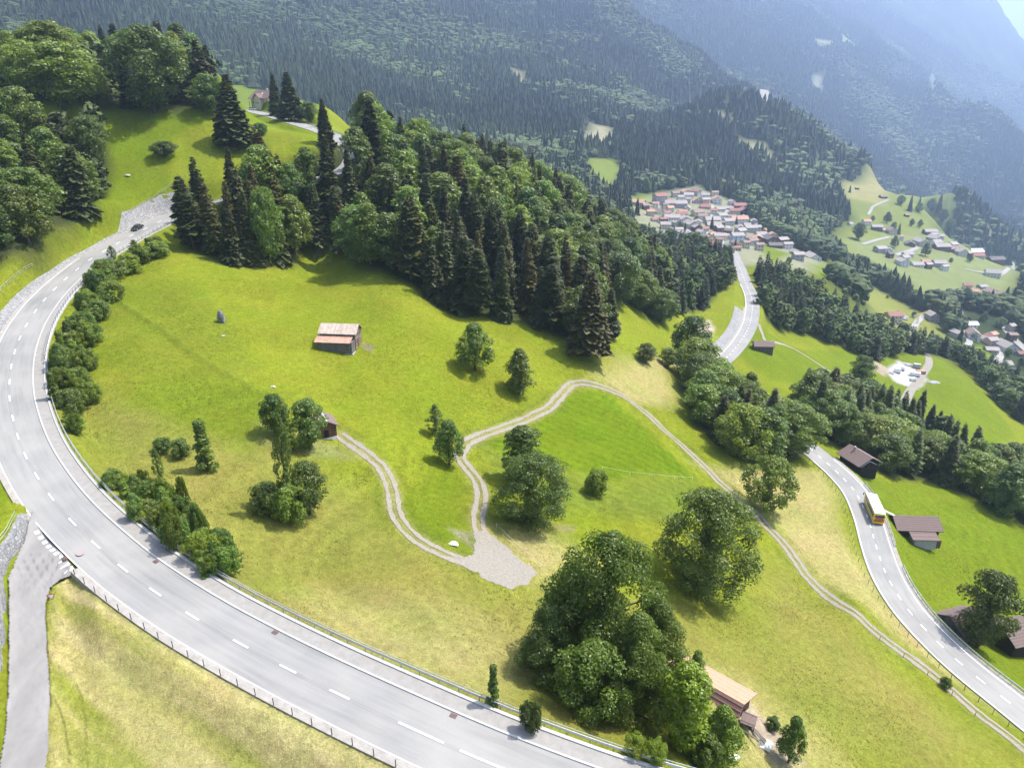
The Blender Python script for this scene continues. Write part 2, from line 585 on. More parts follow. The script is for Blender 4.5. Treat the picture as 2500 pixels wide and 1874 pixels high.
class MB:
    """collects simple shapes into one mesh (one part)"""

    def __init__(s):
        s.v = []
        s.f = []
        s.mi = []

    def add(s, vs, fs, mi=0):
        b = len(s.v)
        s.v += [tuple(float(c) for c in p) for p in vs]
        s.f += [tuple(b + i for i in f) for f in fs]
        s.mi += [mi] * len(fs)
        return s

    def box(s, c, d, rz=0.0, mi=0, M=None):
        x, y, z = d[0] / 2, d[1] / 2, d[2] / 2
        vs = [(-x, -y, -z), (x, -y, -z), (x, y, -z), (-x, y, -z), (-x, -y, z), (x, -y, z), (x, y, z), (-x, y, z)]
        R = M or Matrix.Rotation(rz, 3, 'Z')
        vs = [tuple(R @ Vector(v) + Vector(c)) for v in vs]
        return s.add(vs, [(0, 3, 2, 1), (4, 5, 6, 7), (0, 1, 5, 4), (1, 2, 6, 5), (2, 3, 7, 6), (3, 0, 4, 7)], mi)

    def tube(s, path, r, n=6, mi=0, cap=True):
        path = [Vector(p) for p in path]
        rs = r if isinstance(r, (list, tuple)) else [r] * len(path)
        rings = []
        for i, p in enumerate(path):
            t = (path[min(i + 1, len(path) - 1)] - path[max(i - 1, 0)]).normalized()
            a = t.orthogonal().normalized() if abs(t.z) < 0.95 else Vector((1, 0, 0))
            a = (a - t * a.dot(t)).normalized()
            b = t.cross(a)
            rings.append([p + (a * math.cos(2 * math.pi * k / n) + b * math.sin(2 * math.pi * k / n)) * rs[i] for k in range(n)])
        vs = [v for g in rings for v in g]
        fs = []
        for i in range(len(path) - 1):
            for k in range(n):
                fs.append((i * n + k, i * n + (k + 1) % n, (i + 1) * n + (k + 1) % n, (i + 1) * n + k))
        if cap:
            fs.append(tuple(range(n - 1, -1, -1)))
            fs.append(tuple((len(path) - 1) * n + k for k in range(n)))
        return s.add(vs, fs, mi)

    def prism(s, pts, a, b, axis='X', mi=0):
        """polygon pts (2-D) extruded from a to b along an axis"""
        def P(p, t):
            return {'X': (t, p[0], p[1]), 'Y': (p[0], t, p[1]), 'Z': (p[0], p[1], t)}[axis]
        n = len(pts)
        vs = [P(p, a) for p in pts] + [P(p, b) for p in pts]
        fs = [tuple(range(n)), tuple(range(2 * n - 1, n - 1, -1))]
        fs += [(i, n + i, n + (i + 1) % n, (i + 1) % n) for i in range(n)]
        return s.add(vs, fs, mi)

    def mesh(s, name, mats, sm=False, fix=True):
        me = bpy.data.meshes.new(name)
        me.from_pydata(s.v, [], s.f)
        for x in mats if isinstance(mats, (list, tuple)) else [mats]:
            me.materials.append(x)
        me.polygons.foreach_set("material_index", s.mi)
        me.polygons.foreach_set("use_smooth", [bool(sm)] * len(s.f))
        if fix:
            import bmesh
            bm = bmesh.new()
            bm.from_mesh(me)
            bmesh.ops.recalc_face_normals(bm, faces=bm.faces)
            bm.to_mesh(me)
            bm.free()
        me.update()
        return me

    def build(s, name, mats, parent=None, loc=(0, 0, 0), sm=False):
        return link(name, s.mesh(name, mats, sm), parent, loc)


def empty(name, loc, rz=0.0, label=None, cat=None, group=None):
    o = bpy.data.objects.new(name, None)
    COL.objects.link(o)
    o.location = loc
    o.rotation_euler = (0, 0, rz)
    o.empty_display_size = 0.5
    return setprops(o, label, cat, group)


def copy_tree(o, parent=None):
    c = o.copy()
    COL.objects.link(c)
    c.parent = parent
    for ch in list(o.children):
        copy_tree(ch, c)
    return c


# ------------------------------------------------------------------ ground sheet
def lerp(a, b, t):
    return a + (b - a) * t[..., None]


DRY = (0.32, 0.265, 0.10)
MEAD = (0.140, 0.160, 0.012)
VIV = (0.086, 0.124, 0.005)
LUSH = (0.104, 0.135, 0.008)
OLIVE = (0.158, 0.153, 0.030)
STRAW = (0.245, 0.215, 0.075)
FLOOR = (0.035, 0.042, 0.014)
ROCK = (0.30, 0.27, 0.22)
# outline in photo pixels of a patch of ground, colour, soft edge (m), ragged edge (m)
ZONES = [
    # lower slope: uncut, yellowish
    ("180,960 420,960 700,1080 1000,1290 1240,1440 1330,1420 1560,1480 1790,1520 1900,1370 2110,1540 2400,1790 2480,1873 900,1873 500,1480 200,1180", OLIVE, 5, 4),
    ("1690,1130 1800,1130 2010,1150 2080,1340 2200,1500 2440,1720 2470,1760 2300,1640 2060,1450 1920,1320 1830,1220", STRAW, 3, 3),
    ("1560,1590 1720,1640 1850,1690 1990,1800 2060,1870 1800,1870 1780,1760 1690,1640", STRAW, 5, 4),
    ("1500,880 1640,880 1640,1000 1560,980 1450,920", STRAW, 4, 3),
    ("1210,1290 1330,1290 1480,1390 1330,1410 1240,1350", STRAW, 4, 3),
    ("780,1480 1100,1530 1240,1600 1180,1680 900,1590", STRAW, 6, 5),
    ("250,760 300,690 480,690 640,900 520,950 310,950 250,880", (0.122, 0.145, 0.012), 2, 1.2),
    ("530,1015 700,1030 830,1090 880,1120 760,1110 600,1085", (0.165, 0.168, 0.05), 1.5, 1.0),
    ("250,960 480,900 700,960 630,1050 600,1085 470,1050 300,990", (0.108, 0.138, 0.010), 3.5, 2.5),
    # mown vivid field inside the farm track bend
    ("1180,1085 1300,1035 1385,965 1430,950 1500,975 1590,1055 1700,1170 1500,1175 1300,1130", VIV, 1.2, 0.8),
    ("1180,1090 1300,1130 1500,1175 1700,1170 1750,1230 1650,1290 1440,1250 1290,1250 1200,1150", (0.112, 0.138, 0.016), 2.5, 1.5),
    ("990,1190 1090,1130 1140,1200 1130,1330 1050,1320 990,1260", LUSH, 2, 1.5),
    # hillside above the upper road, meadow by the right hand barns
    ("0,560 230,520 420,445 430,330 800,330 800,262 560,200 470,165 200,190 -200,300 -250,700 0,660", LUSH, 2, 1.5),
    ("2030,1140 2120,1160 2330,1180 2560,1300 2560,1800 2470,1700 2250,1510 2160,1370 2130,1270", LUSH, 1.5, 1.0),
    ("1855,800 2210,845 2300,880 2480,1060 2400,1150 2100,960 1880,930 1790,860", LUSH, 2, 1.5),
    # dry cut triangle beside the side road
    ("150,1400 420,1590 760,1780 960,1873 700,2100 95,2100 112,1600", DRY, 1.2, 0.8),
    ("0,1060 46,1170 10,1260 -200,1400 -200,1000", LUSH, 1.0, 0.6),
    # far meadows
    ("2060,445 2110,440 2200,470 2330,520 2290,570 2480,640 2480,700 2330,690 2160,640 2000,600 2080,540", (0.135, 0.150, 0.035), 14, 10),
    ("2060,445 2110,440 2210,475 2150,500 2060,480", (0.215, 0.19, 0.075), 12, 8),
    ("2080,690 2140,700 2280,780 2330,830 2250,840 2150,790", (0.16, 0.165, 0.04), 8, 6),
    ("2330,830 2420,850 2470,920 2400,900", LUSH, 5, 4),
    ("1960,640 2030,630 2060,680 1990,680", LUSH, 5, 3), ("2210,690 2330,710 2300,720 2210,700", LUSH, 6, 4),
    ("1430,385 1500,390 1520,420 1490,470 1560,480 1600,470 1590,520 1500,490 1440,440", (0.13, 0.155, 0.03), 8, 6),
    ("1540,505 1610,470 1700,455 1800,500 1850,560 1930,600 2010,640 1960,670 1880,650 1760,650 1640,620 1560,580", (0.185, 0.18, 0.11), 8, 6),
    ("2070,585 2200,575 2380,610 2480,650 2470,720 2250,720 2180,660 2080,620", (0.15, 0.165, 0.06), 10, 8),
    ("1860,590 1930,620 1890,650 1850,610", LUSH, 5, 3),
]
PALE = [  # clearings and slides on the wooded mountain sides
    ("1440,300 1490,310 1500,345 1470,365 1420,350", (0.22, 0.20, 0.12), 10, 12),
    ("1240,160 1280,175 1300,215 1260,200", (0.18, 0.15, 0.09), 10, 14),
    ("1800,340 1860,350 1915,395 1890,400 1820,365", (0.20, 0.185, 0.10), 10, 14),
    ("1700,275 1800,292 1810,300 1720,290", (0.20, 0.18, 0.09), 8, 10),
    ("1985,95 2040,105 2060,112 2000,112", (0.20, 0.20, 0.09), 14, 14),
    ("2050,85 2100,105 2090,115 2060,105", (0.16, 0.20, 0.07), 14, 14),
    ("1985,175 2005,185 1998,225 1988,215", (0.2, 0.19, 0.13), 12, 20),
    ("2275,170 2282,170 2275,245 2266,245", (0.13, 0.14, 0.10), 12, 25),
    ("1850,225 1880,215 1890,260 1860,260", (0.3, 0.26, 0.2), 10, 14),
    ("2390,540 2420,560 2420,590 2400,560", (0.3, 0.25, 0.2), 10, 14),
]
WOODS = {  # ground outlines of the nearer woods, photo pixels
    "clump": "452,602 500,630 560,648 690,655 745,590 720,520 600,500 480,540",
    "central": "750,585 800,598 900,655 1060,745 1170,772 1330,812 1440,852 1465,800 1440,740 1540,742 1600,790 1680,760 1790,690 1790,650 1680,600 1400,520 1120,455 960,405 880,410 800,450 730,500",
    "hairpin": "520,505 700,522 750,560 800,450 880,408 872,362 836,352 795,374 700,420 600,455",
    "left": "-260,700 0,650 90,640 140,565 225,520 262,450 270,350 200,300 150,290 60,300 -260,400",
    "hilltop": "-200,260 60,240 160,262 300,262 430,285 540,262 470,200 300,190 -200,150",
    "bypass": "1690,935 1740,955 1800,990 1900,1050 1960,1085 1975,1105 1950,1118 1880,1128 1810,1122 1755,1085 1715,1040 1690,990",
    "strip": "1990,1060 2075,1100 2170,1165 2300,1180 2470,1270 2560,1330 2560,1180 2400,1160 2280,1080 2200,1050 2140,1010 2060,980 1960,990",
    "yard": "1835,735 1870,775 1960,815 2060,850 2140,880 2200,862 2320,875 2380,920 2430,980 2500,1040 2560,1010 2480,950 2320,865 2180,830 2075,775 1960,705 1845,668",
}
WPOLY = {k: gpoly(v.replace(" ", " ")) for k, v in WOODS.items()}


def ragged(m, x, y, P, soft, jag, rr):
    """0..1 cover of a patch with a soft, ragged edge"""
    lo = P.min(0) - soft - jag
    hi = P.max(0) + soft + jag
    q = (x > lo[0]) & (x < hi[0]) & (y > lo[1]) & (y < hi[1])
    f = np.zeros(x.shape)
    if q.any():
        xs = x[q]
        ys = y[q]
        d = polydist(xs, ys, P) * np.where(inpoly(xs, ys, P), 1, -1)
        sc = np.clip(jag * 4, 3, 60)
        d = d + fbm(xs / sc, ys / sc, 3, 31) * jag
        f[q] = np.clip(0.5 + d / (2 * soft), 0, 1)
    return f


CG = np.empty(XG.shape + (3,))
CG[:] = MEAD
farf = np.clip((RG - 420) / 160, 0, 1)
CG = lerp(CG, np.array((0.035, 0.048, 0.018)) * (1 + 0.5 * fbm(XG / 60, YG / 60, 3, 77))[..., None], farf)
for s, c, soft, jag in ZONES + PALE:
    f = ragged(None, XG, YG, gpoly(s), soft, jag, RG)
    CG = lerp(CG, np.array(c), f)
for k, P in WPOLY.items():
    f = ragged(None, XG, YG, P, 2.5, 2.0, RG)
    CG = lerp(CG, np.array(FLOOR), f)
# swaths of cut hay lie in rows on the dry triangle; worn earth here and there
dryp = gpoly("150,1400 420,1590 760,1780 960,1873 700,2100 95,2100 112,1600")
f = ragged(None, XG, YG, dryp, 1.2, 0.8, RG)
rowd = gp(250, 1500)[:2] - gp(800, 1840)[:2]
rowd = rowd / np.linalg.norm(rowd)
qq = XG * -rowd[1] + YG * rowd[0]
st = fbm(qq / 1.9 + 0.6 * fbm(XG / 14, YG / 14, 2, 4), (XG * rowd[0] + YG * rowd[1]) / 40, 3, 55)
CG = lerp(CG, np.array((0.40, 0.34, 0.16)), f * np.clip(-st * 1.6 - 0.1, 0, 0.6))
CG = lerp(CG, np.array((0.17, 0.185, 0.020)), f * np.clip(st * 1.7 + 0.05, 0, 0.85))
for s, c, soft, jag in [("1095,1288 1150,1300 1158,1345 1135,1320", (0.2, 0.17, 0.11), 0.7, 0.5), ("885,838 912,845 905,856 885,850", (0.16, 0.13, 0.09), 0.5, 0.4),
                        ("1355,1280 1400,1283 1400,1297 1360,1295", (0.2, 0.16, 0.09), 0.8, 0.6), ("1815,1700 1850,1745 1930,1810 1960,1860 1890,1860 1830,1790 1810,1740", (0.27, 0.22, 0.15), 0.8, 0.8),
                        ("1690,810 1730,780 1745,800 1720,850 1700,890 1680,885 1725,830", (0.3, 0.25, 0.17), 1.2, 1.0), ("765,618 780,616 782,625 768,626", (0.2, 0.18, 0.08), .8, .5),
                        ("2190,935 2160,905 2195,880 2235,900 2265,925 2240,950", (0.33, 0.31, 0.28), 1.5, 1.0), ("2135,880 2170,900 2160,920 2130,900", (0.25, 0.2, 0.14), 1.5, 1.5)]:
    CG = lerp(CG, np.array(c), ragged(None, XG, YG, gpoly(s), soft, jag, RG))
# farm tracks: two worn wheel ruts each
TRACKS = ["2530,1852 2491,1818 2454,1788 2393,1743 2332,1690 2292,1658 2231,1610 2170,1567 2117,1524 2060,1480 2007,1443 1966,1402 1934,1354 1901,1313 1868,1280 1844,1252 1795,1210 1755,1176 1722,1141 1681,1102 1648,1072 1614,1043 1573,1004 1532,973 1492,953 1451,939 1418,934 1394,939 1378,954 1361,974 1337,998 1296,1018 1248,1038 1187,1059 1150,1074 1130,1093 1121,1113 1134,1134 1154,1158 1170,1182 1176,1210 1172,1239 1168,1267 1170,1290 1178,1306 1200,1340",
          "828,1062 850,1076 873,1092 914,1124 938,1149 952,1180 959,1205 962,1232 975,1271 1003,1304 1044,1332 1085,1352 1125,1369"]
tpaths = [gpath(s, 0.5) for s in TRACKS]
for P in tpaths:
    lo, hi = P[:, :2].min(0) - 5, P[:, :2].max(0) + 5
    q = (XG > lo[0]) & (XG < hi[0]) & (YG > lo[1]) & (YG < hi[1])
    xs, ys = XG[q], YG[q]
    d = np.concatenate([np.sqrt(((xs[c:c + 20000, None] - P[None, ::2, 0]) ** 2 + (ys[c:c + 20000, None] - P[None, ::2, 1]) ** 2).min(1)) for c in range(0, len(xs), 20000)])
    f = np.clip(1 - (d - 1.0 + 0.7 * fbm(xs / 1.5, ys / 1.5, 3, 64)) / 1.1, 0, 1) * 0.7
    CG[q] = lerp(CG[q], np.array((0.185, 0.165, 0.07)), f)
    f = 0.5 * np.exp(-((d - 2.6) / 0.8) ** 2)
    CG[q] = lerp(CG[q], np.array((0.075, 0.095, 0.014)), f * np.clip(0.5 + 1.5 * fbm(xs / 4, ys / 4, 2, 65), 0, 1))
# cattle terraces along the contours, swaths on the mown fields
nearf = np.clip((420 - RG) / 200, 0, 1)
CG *= (1 + nearf * 0.075 * np.sin(ZG * 5.5 + 5 * fbm(XG / 12, YG / 12, 3, 66)) * np.clip(0.4 + fbm(XG / 25, YG / 25, 2, 67), 0, 1))[..., None]
for s in ("1180,1085 1300,1035 1385,965 1430,950 1500,975 1590,1055 1700,1170 1500,1175 1300,1130", "1180,1090 1300,1130 1500,1175 1700,1170 1750,1230 1650,1290 1440,1250 1290,1250 1200,1150"):
    f = ragged(None, XG, YG, gpoly(s), 1.5, 0.8, RG)
    CG *= (1 + f * 0.09 * np.sin((XG * 0.35 + YG * 0.94) * 2.1 + 1.5 * fbm(XG / 15, YG / 15, 2, 68)))[..., None]
# old terrace step that runs down the meadow: a low bank of longer grass
tp = gpath("292,738 340,770 400,810 450,850 510,890 590,935 640,965", 1.0)
d = np.full(XG.shape, 99.0)
lo, hi = tp[:, :2].min(0) - 5, tp[:, :2].max(0) + 5
q = (XG > lo[0]) & (XG < hi[0]) & (YG > lo[1]) & (YG < hi[1])
d[q] = np.sqrt(((XG[q][:, None] - tp[None, :, 0]) ** 2 + (YG[q][:, None] - tp[None, :, 1]) ** 2).min(1))
ZG += 0.45 * np.exp(-(d / 0.9) ** 2) * (1 + 0.5 * fbm(XG / 3, YG / 3, 2, 8))
CG = lerp(CG, np.array((0.075, 0.10, 0.012)), 0.6 * np.exp(-(d / 0.6) ** 2))
CG *= (1 + 0.12 * fbm(XG / 7.0, YG / 7.0, 4, 14))[..., None] * (1 + 0.10 * fbm(XG / 28.0, YG / 28.0, 3, 15))[..., None]
yel = np.clip(fbm(XG / 11, YG / 11, 4, 90) * 1.2, 0, 1) * np.clip((700 - RG) / 300, 0, 1)
CG = CG * (1 + yel[..., None] * np.array((0.13, 0.06, 0.25)))
CG = np.clip(CG, 0.004, 0.6)

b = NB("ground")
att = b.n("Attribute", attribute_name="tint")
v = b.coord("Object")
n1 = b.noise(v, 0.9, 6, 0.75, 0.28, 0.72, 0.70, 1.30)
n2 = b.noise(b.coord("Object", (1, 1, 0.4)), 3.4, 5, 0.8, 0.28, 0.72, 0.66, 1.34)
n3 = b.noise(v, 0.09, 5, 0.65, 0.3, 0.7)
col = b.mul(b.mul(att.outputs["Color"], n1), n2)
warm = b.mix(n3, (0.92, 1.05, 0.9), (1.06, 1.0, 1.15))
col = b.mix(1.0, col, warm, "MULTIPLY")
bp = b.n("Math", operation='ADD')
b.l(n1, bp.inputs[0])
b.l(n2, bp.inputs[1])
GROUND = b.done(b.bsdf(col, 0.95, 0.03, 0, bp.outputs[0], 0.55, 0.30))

nr, na = XG.shape
V = np.stack([XG, YG, ZG], -1).reshape(-1, 3)
ii = np.arange((nr - 1) * (na - 1)).reshape(nr - 1, na - 1)
base = (np.arange(nr - 1)[:, None] * na + np.arange(na - 1)[None, :]).ravel()
F = np.stack([base, base + na, base + na + 1, base + 1], 1)[:, ::-1]
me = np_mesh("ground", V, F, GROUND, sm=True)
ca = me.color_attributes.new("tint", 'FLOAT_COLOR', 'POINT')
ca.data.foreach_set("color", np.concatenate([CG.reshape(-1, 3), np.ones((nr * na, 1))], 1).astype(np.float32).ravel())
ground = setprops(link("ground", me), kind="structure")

# ------------------------------------------------------------------ roads, tracks, markings
b = NB("asphalt")
uv = b.coord("UV", (1.0, 0.05, 1))
f = b.noise(uv, 1.6, 4, 0.6, 0.3, 0.7)
g = b.noise(b.coord("Object"), 9, 5, 0.7, 0.3, 0.7, 0.92, 1.06)
h = b.noise(b.coord("Object"), 0.12, 3, 0.5, 0.35, 0.65)
c = b.mix(f, (0.168, 0.165, 0.156), (0.215, 0.210, 0.198))
c = b.mix(b.mul(h, 0.5), c, (0.285, 0.272, 0.245))
sx = b.n("SeparateXYZ")
b.l(b.coord("UV"), sx.inputs[0])
wob = b.n("Math", operation='MULTIPLY_ADD')
b.l(b.noise(b.coord("UV", (0, 0.25, 1)), 1.0, 3, 0.6), wob.inputs[0])
wob.inputs[1].default_value = 0.22
b.l(sx.outputs[0], wob.inputs[2])
ab = b.n("Math", operation='PINGPONG')
b.l(wob.outputs[0], ab.inputs[0])
ab.inputs[1].default_value = 50.0
ds = b.n("Math", operation='ABSOLUTE')
sb = b.n("Math", operation='SUBTRACT')
b.l(ab.outputs[0], sb.inputs[0])
sb.inputs[1].default_value = 0.11
b.l(sb.outputs[0], ds.inputs[0])
mr = b.n("MapRange")
mr.inputs[1].default_value = 0.015
mr.inputs[2].default_value = 0.05
mr.inputs[3].default_value = 0.72
b.l(ds.outputs[0], mr.inputs[0])
# darker repairs and damp looking patches along the lanes
pt = b.noise(b.coord("UV", (0.5, 0.045, 1)), 1.3, 2, 0.5, 0.58, 0.64, 1.0, 0.90)
c = b.mul(b.mul(c, mr.outputs[0]), pt)
b.done(b.bsdf(b.mul(c, g), 0.75, 0.35, 0, g, 0.15, 0.02))
simple("side_asphalt", (0.175, 0.166, 0.155), (0.225, 0.213, 0.199), 0.5, 0.85, 0.2, stretch=(1, 0.3, 1))
simple("paving", (0.195, 0.183, 0.166), (0.25, 0.236, 0.215), 1.2, 0.85, 0.2)
simple("concrete", (0.32, 0.31, 0.29), (0.42, 0.41, 0.385), 1.5, 0.85, 0.2)
simple("gutter", (0.205, 0.185, 0.16), (0.31, 0.285, 0.25), 1.1, 0.85, 0.2)
simple("paint", (0.72, 0.72, 0.70), (0.84, 0.84, 0.82), 2.0, 0.7, 0.2)
simple("gravel", (0.175, 0.155, 0.12), (0.27, 0.245, 0.20), 3.5, 0.95, 0.1, bstr=0.6, bdist=0.08)
simple("pale_gravel", (0.175, 0.158, 0.13), (0.25, 0.228, 0.19), 2.5, 0.95, 0.1, bstr=0.4, bdist=0.08)
simple("far_lane", (0.22, 0.21, 0.19), (0.29, 0.28, 0.26), 0.4, 0.95, 0.1)
b = NB("stone")
v = b.coord("Object")
vo = b.n("TexVoronoi")
vo.inputs["Scale"].default_value = 2.2
b.l(v, vo.inputs["Vector"])
ve = b.n("TexVoronoi", feature='DISTANCE_TO_EDGE')
ve.inputs["Scale"].default_value = 2.2
b.l(v, ve.inputs["Vector"])
f = b.noise(v, 6, 5, 0.7, 0.3, 0.7)
sc = b.n("SeparateColor")
b.l(vo.outputs["Color"], sc.inputs[0])
c = b.mix(sc.outputs[0], (0.13, 0.13, 0.13), (0.29, 0.285, 0.275))
c = b.mix(b.mul(f, 0.5), c, (0.33, 0.32, 0.30))
er = b.n("MapRange")
er.inputs[2].default_value = 0.07
b.l(ve.outputs["Distance"], er.inputs[0])
c = b.mix(er.outputs[0], (0.10, 0.097, 0.09), c)
b.done(b.bsdf(c, 0.9, 0.2, 0, er.outputs[0], 0.7, 0.12))
simple("steel", (0.40, 0.41, 0.42), (0.50, 0.51, 0.52), 3, 0.45, 0.5, 0.55)
simple("dark_steel", (0.045, 0.045, 0.05), (0.08, 0.08, 0.085), 3, 0.55, 0.4, 0.3)
simple("rust_iron", (0.10, 0.055, 0.04), (0.17, 0.10, 0.08), 5, 0.8, 0.3, 0.2)


def ribbon(name, P, lats, dz, m, drape=False, jag=0.0, zl=None, s0=0, s1=None, kind="structure", parent=None, lift=None):
    """strip along a path; lats = offsets to the left of travel, zl = extra height per offset"""
    s1 = s1 or len(P)
    N = normals2(P)[s0:s1]
    Q = P[s0:s1]
    k = len(lats)
    V = np.empty((len(Q), k, 3))
    uv = np.empty((len(Q), k, 2))
    arc = np.arange(s0, s1) * 1.0
    for i, a in enumerate(lats):
        aa = np.full(len(Q), a) if np.isscalar(a) else np.asarray(a)[s0:s1]
        if jag and i in (0, k - 1):
            aa = aa + jag * fbm(arc / 2.2 + 50 * i, arc * 0 + i * 7.7 + 3.1 * len(P), 3, 60)
        V[:, i, 0] = Q[:, 0] + N[:, 0] * aa
        V[:, i, 1] = Q[:, 1] + N[:, 1] * aa
        V[:, i, 2] = (hz(V[:, i, 0], V[:, i, 1]) if drape else Q[:, 2]) + dz + (zl[i] if zl else 0)
        uv[:, i, 0] = aa
        uv[:, i, 1] = arc
    base = (np.arange(len(Q) - 1)[:, None] * k + np.arange(k - 1)[None, :]).ravel()
    F = np.stack([base, base + k, base + k + 1, base + 1], 1)
    if np.mean(np.cross(V[1:, 0] - V[:-1, 0], V[:-1, -1] - V[:-1, 0])[:, 2]) < 0:
        F = F[:, ::-1]
    o = link(name, np_mesh(name, V.reshape(-1, 3), F, m, uv=uv.reshape(-1, 2)), parent)
    if kind:
        o["kind"] = kind
    return o


def iat(P, px, py, H=None):
    """index of the path point nearest to a photo pixel"""
    D = np.stack([P[:, 0], P[:, 1], P[:, 2] - CZ], 1)
    z = D[:, 1] * CT - D[:, 2] * ST
    yv = -(D[:, 1] * ST + D[:, 2] * CT)
    return int(np.argmin((1250 + FOC * D[:, 0] / z - px) ** 2 + (937 + FOC * yv / z - py) ** 2))


nU = len(UPPER)


def iat_lat(P, px, py, lat):
    """index where the line `lat` metres left of the path passes a photo pixel"""
    N = normals2(P)
    Q = P.copy()
    Q[:, :2] += N * lat
    return iat(Q, px, py)


kerb0 = iat(UPPER, 200, 648)
wid = np.interp(np.arange(nU), [0, kerb0 - 70, kerb0, kerb0 + 12], [4.0, 4.0, 4.6, 3.6])
ribbon("road", UPPER, [-3.45, -1.8, 0, 1.8, wid], 0.0, MATS["asphalt"])
ribbon("pavement", UPPER, [3.62, 3.66, 5.45], 0.0, MATS["paving"], zl=[-0.1, 0.12, 0.12], s0=kerb0)
ribbon("kerb", UPPER, [3.55, 3.58, 3.80, 3.82], 0.0, MATS["concrete"], zl=[-0.05, 0.135, 0.135, 0.0], s0=kerb0)
ribbon("parapet_kerb", UPPER, [5.46, 5.48, 5.86, 5.9], 0.0, MATS["concrete"], zl=[0.0, 0.26, 0.26, -1.6], s0=kerb0 - 75)
junc0, junc1 = iat(UPPER, 78, 1290), iat(UPPER, 175, 1400)
j0 = iat_lat(UPPER, 80, 1286, -3.5)
j1 = iat_lat(UPPER, 172, 1396, -3.8)
ribbon("gutter", UPPER, [-4.25, -4.2, -3.46], 0.0, MATS["gutter"], zl=[-0.3, 0.05, 0.012], s0=hair, s1=j0)
ribbon("gutter", UPPER, [-4.45, -4.4, -3.46], 0.0, MATS["gutter"], zl=[-1.0, 0.06, 0.012], s0=j1)
ribbon("road", LOWER, [-3.5, -1.7, 0, 1.7, 3.5], 0.0, MATS["asphalt"])
ribbon("gutter", LOWER, [3.51, 4.35], 0.0, MATS["gutter"], zl=[0.004, 0.02], s0=iat(LOWER, 1752, 893), s1=iat(LOWER, 1834, 750))
ribbon("gutter", LOWER, [-4.4, -4.3, -3.51], 0.0, MATS["gutter"], zl=[-0.3, 0.02, 0.004], s1=iat(LOWER, 2000, 1113))
# side road with its widening mouth
mk = MB()


def dash(P, s, ln, wd, lat=0.0, z=0.006):
    """a painted bar that follows a road"""
    pts = []
    N = normals2(P)
    u = np.linspace(max(0, s), min(len(P) - 1.01, s + ln), max(2, int(ln) + 1))
    q = np.stack([np.interp(u, np.arange(len(P)), P[:, k]) for k in range(3)], 1)
    nn = np.stack([np.interp(u, np.arange(len(P)), N[:, k]) for k in range(2)], 1)
    vs = []
    for i in range(len(u)):
        for sg in (-1, 1):
            vs.append((q[i, 0] + nn[i, 0] * (lat + sg * wd / 2), q[i, 1] + nn[i, 1] * (lat + sg * wd / 2), q[i, 2] + z))
    mk.add(vs, [(2 * i, 2 * i + 2, 2 * i + 3, 2 * i + 1) for i in range(len(u) - 1)])


for x, y in UP[:-1]:
    dash(UPPER, iat(UPPER, x, y) - 1.15, 2.3, 0.17)
dash(UPPER, iat(UPPER, 825, 1692) - 1.3, 2.6, 0.18)
dash(UPPER, iat(UPPER, 1026, 1786) - 2.6, 5.2, 0.18)
dash(UPPER, iat(UPPER, 1180, 1855) - 2.6, 5.2, 0.18)
for k in range(6):
    dash(UPPER, iat(UPPER, 800, 326) - 26 + k * 9 - 20, 2.5, 0.16)
i0, i1 = iat(LOWER, 2600, 1830), iat(LOWER, 1799, 637)
p = i0
while p < i1:
    dash(LOWER, p, 1.75, 0.17)
    p += 4.5
i2 = iat(LOWER, 2010, 1122)
dash(LOWER, 2, i2 - 2, 0.15, -3.15)
dash(LOWER, 2, i2 - 2, 0.15, 3.2)
dash(LOWER, iat(LOWER, 1747, 898), 150, 0.15, 3.2)
dash(UPPER, kerb0 - 6, j0 - kerb0 + 6, 0.10, -3.38, 0.008)
dash(UPPER, j1, nU - j1 - 2, 0.10, -3.36, 0.008)
# give way line of the side road: short blocks, then triangles
jm = iat(UPPER, 150, 1245)
def mouth_z(x, y):
    """surface of the side road's mouth"""
    a9 = 0
    for dx in (-1.2, 0, 1.2):
        for dy in (-1.2, 0, 1.2):
            a9 = a9 + hz(np.asarray(x) + dx, np.asarray(y) + dy, ZG0)
    return a9 / 9 + 0.13


def mouth_poly(s, corners):
    N = normals2(UPPER)
    vs = []
    for ds, la in corners:
        u = s + ds
        q = [np.interp(u, np.arange(nU), UPPER[:, c]) for c in range(3)]
        nn = [np.interp(u, np.arange(nU), N[:, c]) for c in range(2)]
        x, y = q[0] + nn[0] * la, q[1] + nn[1] * la
        vs.append((x, y, max(float(mouth_z(x, y)), q[2] - 0.05 if la > -3.6 else -99) + 0.012))
    mk.add(vs, [tuple(range(len(vs)))])


for s in np.linspace(iat_lat(UPPER, 87, 1296, -3.95), iat_lat(UPPER, 132, 1347, -3.95), 6):
    mouth_poly(s, ((-0.3, -3.72), (0.3, -3.72), (0.3, -4.25), (-0.3, -4.25)))
for s in np.linspace(iat_lat(UPPER, 143, 1356, -3.7), iat_lat(UPPER, 168, 1382, -3.7), 4):
    mouth_poly(s, ((-0.34, -3.7), (0.34, -3.7), (0.0, -4.9)))
dash(UPPER, j0, j1 - j0, 0.12, -3.38, 0.010)
o = mk.build("road_marking", MATS["paint"])
o["kind"] = "structure"

for P in tpaths:
    for sg in (-1, 1):
        off = sg * 0.80
        ribbon("farm_track", P, [off - 0.42, off - 0.14, off + 0.14, off + 0.42], 0.07, MATS["gravel"], drape=True, jag=0.32)
yp = gpoly("1154,1300 1191,1296 1231,1332 1280,1369 1317,1401 1290,1425 1250,1438 1187,1411 1134,1383 1095,1360 1120,1362 1156,1360 1160,1335")


